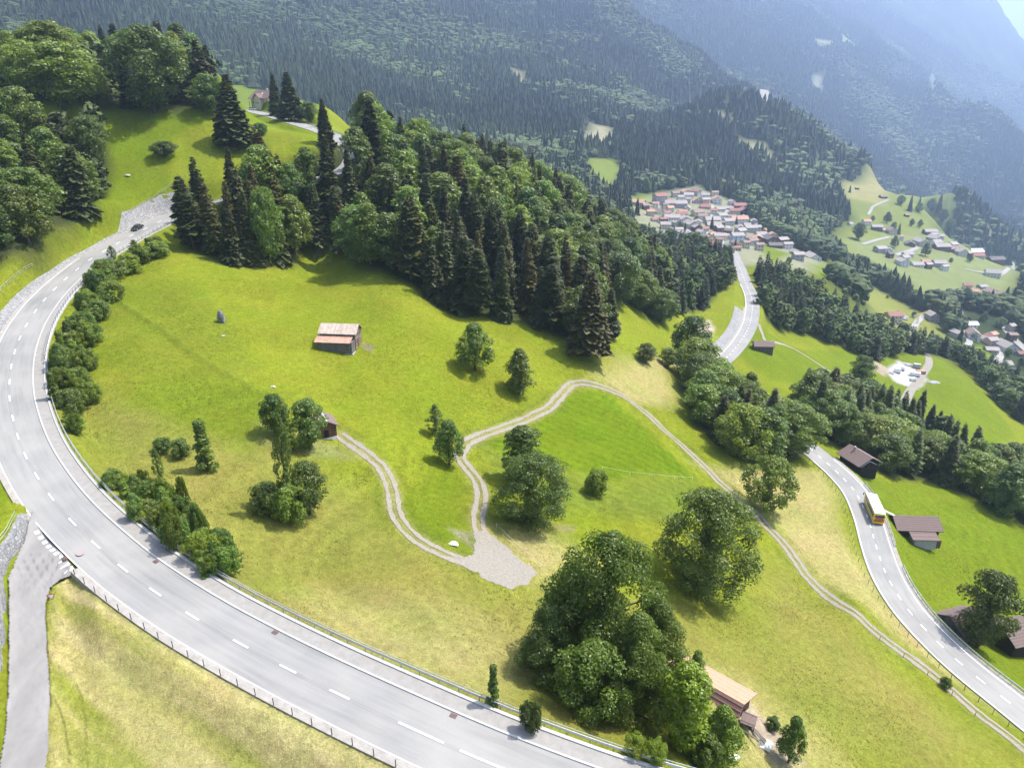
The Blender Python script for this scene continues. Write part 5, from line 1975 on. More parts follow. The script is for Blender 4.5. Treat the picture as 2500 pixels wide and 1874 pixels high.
rz, ln = heading((613, 222), (661, 221), -9)
q = gp(655, 268)
a = at_d(643, 222, depth_of(q) + 7)
o = gable_building("hillside_house", "cream house with brown gable roof at the top of the upper road", "house", rz + 0.03, (a[0] + 1.0, a[1], a[2] - 7.4), 14.0, 9.0, 4.2, 3.4, "cream_render", "brown_tile", 1.3, 1.0, ex_hill, 7.0)

# --- village and hamlets
VS = 500 / 2212.0
H1 = """265,325,130,o 880,200,95,r 770,205,80,o 800,240,80,g 710,262,70,g 805,285,60,g 885,280,70,o 980,290,85,p 980,240,70,g 1110,285,92,o 985,345,90,r 1145,370,90,g 1270,310,60,w
1300,412,95,r 715,335,112,g 605,330,100,g 600,382,80,o 480,400,130,b 390,425,70,o 730,450,95,r 625,490,140,g 905,430,120,b 990,425,60,o 765,508,100,g 1165,465,95,g 1060,515,130,g 1165,545,60,d 1235,525,100,g
1080,545,120,g 830,560,130,g 880,592,100,g 1350,505,150,o 1130,600,90,g 1230,605,85,d 1365,575,90,g 1365,632,110,g 1470,600,110,g 1535,592,80,g 1590,648,100,g 1650,596,75,o 1740,605,105,o 1810,670,110,b
1680,722,115,d 1815,730,110,g 1740,765,115,d 1490,742,115,b 900,712,150,g 750,670,110,g 1130,690,90,p 1190,690,55,o 1010,715,60,o 1080,805,115,r 1160,790,60,g 1330,800,65,r 1960,840,85,g 1985,905,95,g
2110,810,90,g 2150,890,125,w 660,545,70,g 1410,480,60,g 560,345,60,b 1240,360,70,g"""
H2 = """350,845,90,w 270,420,45,w 500,465,80,g 560,475,50,w 620,492,60,b 710,548,35,o 960,505,90,g 985,530,60,w 1050,525,45,g 1000,562,90,g 1010,600,90,w 790,595,95,d 875,590,95,g 1060,635,110,g 1150,615,90,g
1170,655,90,b 1210,675,80,g 1290,690,70,g 1370,695,90,r 1525,745,130,d 530,655,90,g 600,668,70,w 610,700,60,d 770,685,70,w 740,712,80,g 720,765,70,w 850,775,80,w 920,748,60,o 1040,782,90,g 1080,810,60,w
940,792,60,g 1500,865,110,w 1280,975,70,r 1330,1005,80,o 1410,965,70,g 1520,1045,120,b 1710,1065,70,w 1145,1165,60,g 1205,1192,70,b 1240,1240,80,d 1330,1402,120,b 1500,1378,80,o 1180,1360,60,g 1190,1395,70,g
1480,1432,80,r 1485,1455,90,p 1490,1515,95,g 1620,1510,100,g 1745,1545,70,r 1590,1640,110,g 1400,1625,50,o 1420,1415,70,g 1660,1408,60,b 1650,1330,70,g"""
RC = {"o": ("orange_tile", "orange roofed"), "r": ("red_tile", "red roofed"), "g": ("grey_tile", "grey roofed"), "p": ("grey_tile", "pink walled, grey roofed"), "b": ("tan_tile", "brown roofed"), "d": ("dark_tile", "dark timber"), "w": ("grey_tile", "white walled")}
WALLS = ["white_render", "cream_render", "grey_render", "white_render", "brown_boards", "cream_render"]


def small_house(x, y, wpx, code, where, grp, r, label=None, name="village_house", floors=None, rz=None, wall=None, roofm=None, dmin=420, Wk=None, big=1.0):
    p = gp(x, y, dmin)
    dep = depth_of(p)
    wm = wpx * dep / FOC * big
    rz = rz if rz is not None else ((0.12 + 0.25 * r.normal()) if r.random() < 0.68 else 1.62 + 0.2 * r.normal())
    c_, s_ = abs(math.cos(rz)), abs(math.sin(rz))
    L = min(max(wm / (c_ + 0.75 * s_) - 0.9, 5), 26)
    W = Wk or L * (0.68 + 0.12 * r.random())
    W = min(W, 11)
    fl = floors or (2 if r.random() < 0.7 else 1)
    hw = 2.7 * fl + 0.3
    hr = W * (0.24 + 0.08 * r.random())
    rm, word = RC[code]
    wl = wall or ("brown_boards" if code == "d" else ("pink_render" if code == "p" else ("white_render" if code == "w" else WALLS[r.integers(len(WALLS))])))
    o = empty(name, (p[0], p[1] + W * 0.3, p[2] - 0.3), rz, label or (word + " house " + where), "house", None if label else word + " houses " + grp)
    gable_walls(L, W, hw, hr, 5).build("wall", MATS[wl], o)
    rf = gable_roof(L, W, hw, hr, 0.7, 0.7, 0.25).build("roof", MATS[roofm or rm], o)
    if r.random() < 0.6:
        MB().box((L * (r.random() - 0.5) * 0.6, 0.7, hw + hr + 0.3), (0.7, 0.7, 1.3)).build("chimney", MATS["grey_render"], rf)
    if wpx > 14:
        if abs(math.cos(rz)) > 0.6:
            sy = -1 if math.cos(rz) > 0 else 1
            nx = max(2, int(L / 3.2))
            for f in range(fl):
                for k in range(nx):
                    window(o, (k + 0.5) / nx * L * 0.86 - L * 0.43, sy * (W / 2 + 0.05), 1.5 + 2.7 * f, 1.2, 1.3, 0 if sy < 0 else math.pi)
        else:
            sx = -1 if math.sin(rz) > 0 else 1
            for f in range(fl):
                for k in range(2):
                    window(o, sx * (L / 2 + 0.05), (k - 0.5) * W * 0.45, 1.5 + 2.7 * f, 1.2, 1.3, -math.pi / 2 if sx < 0 else math.pi / 2)
    return o


r = np.random.default_rng(3)
for t in H1.split():
    x, y, wv, c_ = t.split(",")
    small_house(1500 + float(x) * VS, 430 + (float(y) + 8) * VS, float(wv) * VS, c_, "in the village on the terrace under the forest", "of the terrace village", r, big=1.3)
VS2 = 500 / 1764.0
have = [(1500 + float(t.split(",")[0]) * VS, 430 + float(t.split(",")[1]) * VS) for t in H1.split()]
vp = np.array([(1560, 520), (1610, 490), (1680, 470), (1750, 478), (1830, 510), (1850, 545), (1930, 590), (1935, 610), (1860, 612), (1740, 606), (1660, 588), (1600, 560)], float)
for _ in range(900):
    x, y = 1550 + 390 * r.random(), 465 + 150 * r.random()
    if inpoly(np.array([x]), np.array([y]), vp)[0] and min(((x - a_) / 19) ** 2 + ((y - b2) / 11) ** 2 for a_, b2 in have) > 1:
        have.append((x, y))
        small_house(x, y + 2, 15 + 8 * r.random(), "gbbrogw"[r.integers(7)], "in the village on the terrace under the forest", "of the terrace village", r, big=1.2)
for t in H2.split():
    x, y, wv, c_ = t.split(",")
    yy = 430 + (float(y) + 6) * VS2
    low = yy > 745
    small_house(2000 + float(x) * VS2, yy, float(wv) * VS2, c_, "in the valley settlement at the right picture edge" if low else "in the hamlet across the valley",
                "of the valley settlement" if low else "of the hamlet across the valley", r, big=1.25)
small_house(1611, 500, 38, "r", "", "", r, "big four storey hotel block with red roof at the village's left end", "hotel", 4, 0.35, "grey_render", Wk=13)
small_house(1799, 598, 32, "g", "", "", r, "tall pale blue house with grey roof at the village's lower edge", "village_house", 3, 0.1, "blue_render")
small_house(1812, 512, 46, "r", "", "", r, "large hall with long red roof at the village's right end", "village_hall", 2, 0.05, "brown_boards")
small_house(1818, 524, 36, "r", "", "", r, "dark gabled timber hall in front of the long red roofed hall", "village_hall", 2, 1.45, "dark_boards")
small_house(2045, 682, 25, "o", "", "", r, "lone house with bright orange roof half hidden in forest", "village_house", 1, 0.05, "white_render")
small_house(2164, 702, 32, "d", "", "", r, "brown farmhouse at the upper edge of the sloping pasture", "farmhouse", 2, 0.2, "white_render")
small_house(2183, 786, 40, "r", "", "", r, "red roofed house beside the building site on the pasture", "village_house", 2, 0.1, "cream_render")
small_house(2277, 783, 26, "g", "", "", r, "grey gabled house below the lane on the sloping pasture", "village_house", 2, 1.5, "grey_render")
small_house(2371, 806, 27, "w", "", "", r, "white flat topped house in the settlement at right", "village_house", 2, 0.05, "white_render", "white_sheet")
small_house(2385, 618, 32, "w", "", "", r, "long white roofed building at the hamlet's right end", "workshop", 1, 0.1, "white_render", "white_sheet")
small_house(2116, 550, 21, "o", "", "", r, "orange roofed house at the left end of the hamlet", "village_house", 2, 0.1, "white_render")
for x, y, wv, lab in ((2093, 463, 10, "highest little hay barn on the far yellow pasture"), (2157, 484, 19, "pair of joined brown hay barns on the far pasture"), (2214, 529, 13, "brown hay barn on the green part of the far pasture"), (2352, 556, 17, "hay barn at the right edge of the far pasture")):
    small_house(x, y, wv, "b", "", "", r, lab, "hay_barn", 1, 0.15, "dark_boards")
# trees between the houses
rt = np.random.default_rng(17)
TV = [(2198, 500, 20, 0), (2220, 515, 16, 1), (2243, 517, 19, 0), (2272, 515, 26, 0), (2300, 540, 26, 0), (2245, 555, 17, 0), (2225, 552, 16, 0), (2181, 560, 16, 0), (2165, 545, 24, 0), (2130, 540, 12, 0), (2095, 585, 36, 0), (2193, 572, 12, 1), (2182, 605, 26, 0),
      (2258, 625, 28, 0), (2321, 640, 10, 0), (2366, 640, 18, 0), (2365, 605, 26, 0), (2315, 560, 24, 0), (2290, 520, 20, 1), (2320, 560, 22, 0), (2335, 575, 18, 0), (2074, 470, 8, 1), (2244, 500, 9, 1), (2230, 775, 14, 0), (2122, 715, 18, 0), (2166, 728, 8, 0), (2275, 815, 9, 0),
      (1576, 470, 30, 0), (1533, 465, 22, 0), (1700, 545, 16, 0), (1737, 560, 14, 1), (1826, 545, 14, 1), (1797, 548, 9, 1), (1555, 525, 18, 1), (1672, 565, 10, 1), (1660, 562, 18, 0), (1795, 600, 9, 1), (1925, 645, 16, 0), (2320, 790, 20, 0), (2440, 800, 24, 0), (2375, 830, 18, 0), (2400, 785, 22, 0), (2460, 870, 20, 0), (2490, 900, 26, 0), (2350, 800, 26, 0)]
for x, y, wv, con in TV:
    p = gp(x, y, 420)
    dep = depth_of(p)
    wm = wv * dep / FOC
    tree("spruce" if con else ("round", "ovate", "round2")[rt.integers(3)], p, wm * (2.4 if con else 1.15), 1.0, "spruce_tree" if con else B_, ("dark spruce" if con else "round leafy tree") + " standing among the far houses and pastures",
         ("spruces" if con else "leafy trees") + " among the far houses and pastures", (0.85, 0.95, 0.9), sink=0.3)

# ------------------------------------------------------------------ vehicles
simple("bus_yellow", (0.72, 0.55, 0.02), (0.78, 0.60, 0.03), 1, 0.35, 0.5)
simple("bus_orange", (0.60, 0.13, 0.02), (0.66, 0.16, 0.03), 1, 0.4, 0.5)
simple("car_black", (0.012, 0.012, 0.014), (0.02, 0.02, 0.022), 1, 0.25, 0.6)
simple("car_white", (0.70, 0.70, 0.70), (0.76, 0.76, 0.76), 1, 0.3, 0.6)
simple("car_red", (0.35, 0.03, 0.03), (0.42, 0.05, 0.04), 1, 0.3, 0.6)
simple("tyre", (0.015, 0.015, 0.015), (0.03, 0.03, 0.03), 3, 0.8, 0.2)
simple("lamp_red", (0.45, 0.02, 0.02), (0.55, 0.03, 0.03), 3, 0.3, 0.5)
simple("lamp_clear", (0.6, 0.6, 0.58), (0.7, 0.7, 0.68), 3, 0.2, 0.5)
simple("seat_leather", (0.10, 0.09, 0.08), (0.16, 0.14, 0.12), 3, 0.6, 0.3)
simple("skin", (0.45, 0.28, 0.20), (0.52, 0.33, 0.24), 3, 0.6, 0.3)


def wheel(parent, x, y, z, rad, wd):
    m = MB()
    m.tube([(0, -wd / 2, 0), (0, wd / 2, 0)], rad, 18)
    w_ = m.build("wheel", MATS["tyre"], parent, (x, y, z))
    m = MB()
    m.tube([(0, -wd / 2 - 0.015, 0), (0, wd / 2 + 0.015, 0)], rad * 0.6, 14)
    m.build("rim", MATS["steel"], w_)


def rounded(profile, half, mb, mi=0, inset=0.12):
    """side profile extruded across the width with softened flanks"""
    n = len(profile)
    cx = sum(p[0] for p in profile) / n
    cz = sum(p[1] for p in profile) / n

    def ring(y, k):
        return [(cx + (p[0] - cx) * k, y, cz + (p[1] - cz) * k) for p in profile]
    rings = [ring(-half, 1 - inset * 0.5), ring(-half * 0.93, 1), ring(half * 0.93, 1), ring(half, 1 - inset * 0.5)]
    vs = [v for g in rings for v in g]
    fs = [tuple(range(n - 1, -1, -1)), tuple(3 * n + i for i in range(n))]
    for a in range(3):
        fs += [(a * n + i, a * n + (i + 1) % n, (a + 1) * n + (i + 1) % n, (a + 1) * n + i) for i in range(n)]
    mb.add(vs, fs, mi)


def on_road(P, px, py, lat):
    k = iat(P, px, py)
    N = normals2(P)
    q = P[k]
    t = P[min(k + 2, len(P) - 1)] - P[max(k - 2, 0)]
    return (q[0] + N[k, 0] * lat, q[1] + N[k, 1] * lat, q[2] + 0.005), math.atan2(t[1], t[0]), math.atan2(t[2], math.hypot(t[0], t[1]))


def bus():
    (x, y, z), rz, pit = on_road(LOWER, 2113, 1248, -1.75)
    o = empty("bus", (x, y, z), rz, "yellow regional bus with white roof and orange rear hatch on the lower road", "bus")
    L = 10.3
    m = MB()
    prof = [(-L / 2, 0.35), (L / 2 - 0.15, 0.35), (L / 2, 0.8), (L / 2 - 0.15, 2.6), (L / 2 - 0.45, 2.98), (-L / 2 + 0.25, 2.98), (-L / 2, 2.6)]
    rounded(prof, 1.275, m, 0, 0.02)
    m.build("body", MATS["bus_yellow"], o)
    m = MB()
    rounded([(-L / 2 + 0.12, 2.95), (L / 2 - 0.5, 2.95), (L / 2 - 0.62, 3.1), (-L / 2 + 0.25, 3.1)], 1.22, m, 0, 0.02)
    rf = m.build("roof", MATS["white_sheet"], o)
    MB().box((2.2, 0, 3.17), (1.5, 1.1, 0.16)).build("roof_hatch", MATS["white_sheet"], rf)
    MB().box((-2.3, 0, 3.2), (2.0, 1.5, 0.22)).build("air_unit", MATS["white_sheet"], rf)
    for sg in (-1, 1):
        m = MB()
        for k in range(6):
            m.box((-L / 2 + 1.2 + k * 1.56, sg * 1.275, 2.05), (1.45, 0.05, 1.05))
        m.build("side_window", MATS["glass"], o)
        MB().box((0.1, sg * 1.277, 0.85), (L - 1.0, 0.04, 0.22)).build("stripe", MATS["bus_orange"], o)
        MB().box((-L / 2 - 0.02, sg * 1.02, 1.05), (0.06, 0.2, 0.65)).build("tail_lamp", MATS["lamp_red"], o)
        MB().box((L / 2 - 0.05, sg * 0.95, 0.85), (0.12, 0.4, 0.25)).build("headlight", MATS["lamp_clear"], o)
        m = MB().tube([(L / 2 - 0.2, sg * 1.2, 2.75), (L / 2 + 0.25, sg * 1.5, 2.7), (L / 2 + 0.25, sg * 1.5, 2.3)], 0.05, 6)
        m.box((L / 2 + 0.25, sg * 1.5, 2.25), (0.14, 0.26, 0.42))
        m.build("mirror", MATS["tyre"], o)
    MB().box((-L / 2 - 0.015, 0, 2.32), (0.05, 2.1, 0.62)).build("rear_window", MATS["glass"], o)
    h = MB().box((-L / 2 - 0.02, 0, 1.2), (0.07, 1.8, 0.95)).build("engine_hatch", MATS["bus_orange"], o)
    m = MB()
    for k in range(4):
        m.box((-L / 2 - 0.065, 0, 0.92 + 0.16 * k), (0.03, 1.5, 0.05))
    m.build("grille", MATS["dark_steel"], h)
    MB().box((-L / 2 - 0.02, 0, 1.82), (0.06, 1.7, 0.2)).build("route_panel", MATS["dark_steel"], o)
    MB().box((-L / 2 - 0.05, 0, 0.48), (0.2, 2.4, 0.24)).build("bumper", MATS["bus_yellow"], o)
    MB().box((L / 2 - 0.06, 0, 1.85), (0.1, 2.2, 1.35)).build("windscreen", MATS["glass"], o)
    for sx in (-L / 2 + 3.0, L / 2 - 2.6):
        for sg in (-1, 1):
            wheel(o, sx, sg * 1.12, 0.5, 0.5, 0.34)


bus()


def car(pos, rz, paint, label, open_top=False, pit=0.0):
    o = empty("car", pos, rz, label, "car")
    o.rotation_euler = (0, -pit, rz)
    m = MB()
    low = [(-2.15, 0.32), (2.1, 0.3), (2.2, 0.55), (2.05, 0.78), (0.95, 0.93), (-1.9, 0.98), (-2.2, 0.8)]
    rounded(low, 0.88, m, 0, 0.06)
    m.build("body", MATS[paint], o)
    if open_top:
        m = MB()
        m.box((-0.25, 0, 0.86), (1.9, 1.4, 0.3))
        m.build("cockpit", MATS["tyre"], o)
        for sx in (0.15, -0.75):
            for sg in (-1, 1):
                s_ = MB().box((sx, sg * 0.36, 0.98), (0.5, 0.5, 0.16))
                s_.box((sx - 0.27, sg * 0.36, 1.2), (0.14, 0.5, 0.55))
                s_.build("seat", MATS["seat_leather"], o)
        w_ = MB()
        w_.prism([(0.95, 0.92), (0.45, 1.36), (0.41, 1.34), (0.88, 0.92)], -0.68, 0.68, 'Y')
        w_.build("windscreen", MATS["glass"], o)
        MB().box((-1.25, 0, 1.03), (0.5, 1.4, 0.16)).build("folded_roof", MATS["tyre"], o)
    else:
        m = MB()
        rounded([(-1.95, 0.95), (1.0, 0.92), (0.35, 1.4), (-1.3, 1.46), (-1.85, 1.2)], 0.74, m, 0, 0.1)
        g = m.build("cabin", MATS["glass"], o)
        m = MB()
        rounded([(-1.45, 1.42), (0.4, 1.38), (0.1, 1.49), (-1.2, 1.52)], 0.66, m, 0, 0.06)
        m.build("roof", MATS[paint], o)
    for sg in (-1, 1):
        MB().box((2.12, sg * 0.62, 0.66), (0.14, 0.32, 0.14)).build("headlight", MATS["lamp_clear"], o)
        MB().box((-2.16, sg * 0.66, 0.8), (0.1, 0.3, 0.14)).build("tail_lamp", MATS["lamp_red"], o)
        MB().box((0.75, sg * 0.97, 0.98), (0.14, 0.2, 0.12)).build("mirror", MATS[paint], o)
        for sx in (-1.3, 1.35):
            wheel(o, sx, sg * 0.8, 0.33, 0.33, 0.2)
    MB().box((2.19, 0, 0.42), (0.04, 0.52, 0.11)).build("number_plate", MATS["white_sheet"], o)
    return o


ps, rz, pit = on_road(UPPER, 345, 551, -1.9)
car(ps, rz, "car_black", "black open top car driving down the upper road", True, pit)
(q, rz_, pt_) = on_road(UPPER, 628, 268, 2.8)
p = gp(628, 266)
car((a[0] - 4.5, a[1] - 7.0, float(hz(a[0] - 4.5, a[1] - 7.0)) + 0.05), math.radians(-20), "car_white", "white car parked in front of the hillside house")
p = gp(1852, 707)
car((p[0], p[1], p[2] + 0.08), 0.1, "car_red", "small red car parked where the lower road meets a lane")


# ------------------------------------------------------------------ railings, guard rails, fences
def line_at(P, s, lat):
    N = normals2(P)
    i = np.arange(len(P))
    return np.stack([np.interp(s, i, P[:, 0] + N[:, 0] * lat), np.interp(s, i, P[:, 1] + N[:, 1] * lat), np.interp(s, i, P[:, 2])], -1)


_pm = {}


def fence(name, pts, spacing, hgt, post, rails, label, cat, pmat, rmat, drape=True, zoff=0.0, maxp=100, rail_shape="tube", seg=1.0):
    """posts and rails along a polyline; posts share one mesh"""
    pts = np.asarray(pts, float)
    s = np.concatenate([[0], np.cumsum(np.hypot(*(np.diff(pts[:, :2], axis=0)).T))])
    n = int(s[-1] / spacing)
    u = np.linspace(0, s[-1], n + 1)
    Q = np.stack([np.interp(u, s, pts[:, k]) for k in range(3)], 1)
    if drape:
        Q[:, 2] = hz(Q[:, 0], Q[:, 1])
    Q[:, 2] += zoff
    o = empty(name, Q[0], 0, label, cat)
    key = (hgt, post, pmat)
    if key not in _pm:
        m = MB()
        if post > 0.08:
            m.box((0, 0, hgt / 2 - 0.2), (post, post * 0.6, hgt + 0.4))
        else:
            m.tube([(0, 0, -0.4), (0, 0, hgt)], post, 6)
        _pm[key] = m.mesh("post", MATS[pmat])
    for q in Q[:maxp]:
        link("post", _pm[key], o, q - Q[0])
    u2 = np.linspace(0, s[-1], max(2, int(s[-1] / seg)))
    R = np.stack([np.interp(u2, s, pts[:, k]) for k in range(3)], 1)
    if drape:
        R[:, 2] = hz(R[:, 0], R[:, 1])
    R[:, 2] += zoff
    R -= Q[0]
    for z, rad in rails:
        m = MB()
        if rail_shape == "beam" and rad > 0.08:
            t = normals2(R)
            for k in range(len(R) - 1):
                pass
            V = []
            prof = [(0.0, -rad), (0.05, -rad * 0.55), (0.0, 0), (0.05, rad * 0.55), (0.0, rad), (-0.05, rad), (-0.05, -rad)]
            for q, nn in zip(R, t):
                for a, zz in prof:
                    V.append((q[0] + nn[0] * a, q[1] + nn[1] * a, q[2] + z + zz))
            k = len(prof)
            Fq = [(i * k + j, (i + 1) * k + j, (i + 1) * k + (j + 1) % k, i * k + (j + 1) % k) for i in range(len(R) - 1) for j in range(k)]
            m.add(V, Fq)
        else:
            m.tube([(q[0], q[1], q[2] + z) for q in R], rad, 5)
        m.build("rail", MATS[rmat], o)
    return o


k_gr = iat(UPPER, 60, 905)
fence("guard_rail", line_at(UPPER, np.arange(k_gr, nU - 2), 6.15), 2.4, 0.75, 0.11, [(0.62, 0.16), (1.08, 0.035)], "long grey steel guard rail with handrail along the footway of the upper road", "guard rail", "steel", "steel", False, 0.0, 100, "beam")
fence("bridge_railing", line_at(UPPER, np.arange(kerb0 - 72, k_gr), 5.66), 2.0, 1.15, 0.045, [(0.4, 0.03), (0.75, 0.03), (1.12, 0.04)], "railing of thin dark posts and pale bars above the hedge at the left bend", "railing", "dark_steel", "steel", False, 0.2)
fence("post_railing", line_at(UPPER, np.arange(j1 + 1, nU - 2), -4.32), 2.45, 1.0, 0.05, [(0.55, 0.014), (0.97, 0.016)], "row of dark posts with thin wires along the lower edge of the upper road", "railing", "dark_steel", "steel", False, 0.0)
i_lo = iat(LOWER, 2010, 1122)
i_b = iat(LOWER, 2560, 1790)
fence("stake_fence", line_at(LOWER, np.arange(i_b, i_lo), 5.0), 2.6, 1.1, 0.05, [(0.5, 0.006), (0.95, 0.006)], "wooden stake fence along the meadow side of the lower road", "fence", "brown_boards", "steel")
for a, b_, lab in (((2560, 1790), (2152, 1372), "steel guard rail on the outer edge of the lower road, nearest stretch"), ((2138, 1330), (2108, 1238), "short steel guard rail between the bus and the brown tiled barn"), ((2092, 1206), (2068, 1176), "short steel guard rail ahead of the bus, below the black chalet")):
    fence("guard_rail", line_at(LOWER, np.arange(iat(LOWER, *a), iat(LOWER, *b_)), -4.15), 2.2, 0.75, 0.11, [(0.6, 0.15)], lab, "guard rail", "steel", "steel", False, 0.0, 100, "beam")
fence("guard_rail", line_at(UPPER, np.arange(iat(UPPER, 620, 270), iat(UPPER, 862, 362)), 4.3), 2.4, 0.75, 0.11, [(0.6, 0.15)], "guard rail of the upper road below the hillside house", "guard rail", "steel", "steel", False, 0.0, 100, "beam")
tp0 = tpaths[0]
t0_, t1_ = iat(tp0, 2393, 1743), iat(tp0, 2140, 1545)
fence("stake_fence", line_at(tp0, np.arange(t0_, t1_), 1.5), 4.0, 1.0, 0.04, [(0.9, 0.006)], "thin wire fence on stakes along the farm track's lower edge", "fence", "brown_boards", "steel")
fence("wire_fence", gpath("1470,1147 1540,1160 1620,1168 1690,1172", 1.0), 6.0, 0.9, 0.03, [(0.85, 0.012)], "white electric wire fence across the foot of the mown green field", "fence", "white_sheet", "white_sheet")
fence("wire_fence", gpath("1212,1288 1260,1335 1320,1385", 1.0), 6.0, 0.9, 0.03, [(0.85, 0.012)], "white electric wire fence beside the gravel yard", "fence", "white_sheet", "white_sheet")
fence("pasture_railing", gpath("300,533 330,512 360,494 400,470 424,452", 1.0), 3.0, 1.0, 0.04, [(0.5, 0.025), (0.98, 0.03)], "pale green metal railing on top of the stone bank above the black car", "railing", "steel", "steel")
fence("pasture_railing", gpath("-30,740 10,705 45,674 80,652", 1.0), 3.0, 1.0, 0.04, [(0.5, 0.025), (0.98, 0.03)], "metal railing on top of the stone bank at the picture's left edge", "railing", "steel", "steel")

# ------------------------------------------------------------------ stone banks and walls
k4 = iat(UPPER, 268, 604)
wd1 = np.interp(np.arange(nU), [k4 - 40, k4 - 20, k4 - 12, k4 + 20, k4 + 60, k4 + 130], [4.4, 3.6, 0.9, 1.2, 2.6, 3.2])
o = ribbon("stone_bank", UPPER, [-4.26] + [-(4.26 + wd1 * t) for t in (0.25, 0.5, 0.75, 1.0)], 0.10, MATS["stone"], drape=True, s0=max(0, k4 - 40), s1=iat(UPPER, 30, 1016), kind=None)
setprops(o, "sloping bank of grey stone blocks above the upper road's left bend", "stone wall")
wb = [at_h(x, y, H) for x, y, H in ((74, 1262, 52.7), (72, 1296, 53.2), (60, 1334, 53.6), (36, 1366, 54.0), (20, 1392, 54.4), (17, 1430, 54.9), (18, 1480, 55.6), (12, 1600, 57.2), (-4, 1720, 58.8), (-30, 1860, 60.6))]
wbP = smooth(catmull(wb, 0.6), 5)
Nw = normals2(wbP)
side = 1 if (wbP[len(wbP) // 2, 0] + Nw[len(wbP) // 2, 0]) < wbP[len(wbP) // 2, 0] else -1
ht = np.interp(np.linspace(0, 1, len(wbP)), [0, 0.12, 0.5, 1], [0.9, 2.2, 2.6, 2.6])
V = []
for q, nn, h_ in zip(wbP, Nw, ht):
    nn = nn * side
    for t, up in ((0, -0.5), (0.12, 0.35), (0.35, 1.0), (0.80, 1.0)):
        V.append((q[0] + nn[0] * t * 1.6, q[1] + nn[1] * t * 1.6, q[2] + (h_ * up if up > 0 else up)))
k = 4
F = [(i * k + j, i * k + j + 1, (i + 1) * k + j + 1, (i + 1) * k + j) for i in range(len(wbP) - 1) for j in range(k - 1)]
me = MB().add(V, F).mesh("stone_wall", MATS["stone"])
setprops(link("stone_wall", me), "grey rubble retaining wall beside the small side road", "stone wall")
top = np.array([(q[0] + nn[0] * side * 1.3, q[1] + nn[1] * side * 1.3, q[2] + h_) for q, nn, h_ in zip(wbP, Nw, ht)])
fence("pasture_railing", top[2:40], 2.4, 1.0, 0.035, [(0.5, 0.022), (0.98, 0.025)], "thin pale railing on top of the rubble wall beside the side road", "railing", "steel", "steel", False, 0.0)
kw0, kw1 = iat(LOWER, 1752, 893), iat(LOWER, 1834, 760)
o = ribbon("stone_wall", LOWER, [4.2, 5.2, 6.4, 7.6, 8.6], 0.10, MATS["stone"], drape=True, s0=kw0, s1=kw1, kind=None)
setprops(o, "grey retaining wall along the inside of the lower road's far bend", "stone wall")

# ------------------------------------------------------------------ small things
def blob(name, pos, size, m, seed, label, cat, group=None, sub=3, rough=0.22):
    import bmesh
    bm = bmesh.new()
    bmesh.ops.create_icosphere(bm, subdivisions=sub, radius=1)
    r = np.random.default_rng(seed)
    o1, o2 = r.random(2) * 50
    for v in bm.verts:
        c = v.co.copy()
        f = 1 + rough * float(fbm(np.array([c.x * 1.7 + o1 + c.z]), np.array([c.y * 1.7 + o2 - c.z]), 3, seed)[0]) * 1.6
        v.co = Vector((c.x * size[0] * f, c.y * size[1] * f, c.z * size[2] * f))
    me = bpy.data.meshes.new(name)
    bm.to_mesh(me)
    bm.free()
    me.materials.append(m)
    o = link(name, me, None, pos)
    return setprops(o, label, cat, group)


p = gp(541, 786)
simple("boulder_rock", (0.12, 0.115, 0.11), (0.27, 0.26, 0.245), 1.6, 0.95, 0.1, bstr=0.6, bdist=0.2)
o = blob("boulder", (p[0], p[1], p[2] + 0.9), (1.0, 0.8, 1.75), MATS["boulder_rock"], 5, "pointed grey boulder standing upright in the meadow", "rock", rough=0.35)
for i, (x, y, s_, lab) in enumerate([(545, 821, 0.35, "small pale stone below the pointed boulder"), (667, 945, 0.4, "pale stone lying above the hut's trees"), (312, 430, 0.7, "pale broken rock on the hillside pasture above the car")]):
    p = gp(x, y)
    blob("stone", (p[0], p[1], p[2] + s_ * 0.3), (s_ * 1.4, s_, s_ * 0.6), MATS["rubble_wall"], 20 + i, lab, "rock", None, 2)
p = gp(1107, 1329)
blob("plastic_sheet", (p[0], p[1], p[2] + 0.2), (0.8, 0.5, 0.3), MATS["white_sheet"], 31, "crumpled white plastic sheet in the grass beside the gravel yard", "plastic sheet", None, 3, 0.5)
p = gp(1866, 1822)
blob("plastic_tarp", (p[0], p[1], p[2] + 0.35), (0.95, 0.85, 0.6), MATS["white_sheet"], 32, "heap under white plastic tarp below the long tiled barn", "tarp", None, 3, 0.4)
p = gp(1786, 1852)
blob("plastic_tarp", (p[0], p[1], p[2] + 0.2), (0.7, 0.35, 0.3), MATS["white_sheet"], 33, "smaller white plastic bundle among bushes at the lower edge", "tarp", None, 3, 0.5)
for i, (x, y, ln, rzd) in enumerate([(1837, 1785, 4.4, -62), (1841, 1786, 4.0, -58), (1830, 1800, 2.6, -40)]):
    p = gp(x, y)
    o = MB().box((0, 0, 0), (ln, 0.24, 0.1)).build("board", MATS["old_boards"], None, (p[0], p[1], p[2] + 0.45 + 0.06 * i))
    o.rotation_euler = (0, 0.12, math.radians(rzd))
    setprops(o, ("longest grey board leaning below the tiled barn's gable", "middle grey board leaning below the tiled barn's gable", "short grey board nearest the white tarp")[i], "board")
p = gp(1824, 1778)
o = empty("lean_to_shelter", tuple(p), math.radians(-30), "little shelter with slanted tin roof at the tiled barn's gable", "shelter")
lean_roof(1.9, -0.8, 1.4, 0.9, 1.8, 0.07).build("roof", MATS["brown_tile"], o)
MB().box((0, 0.8, 0.7), (1.7, 0.1, 2.0)).build("wall", MATS["old_boards"], o)
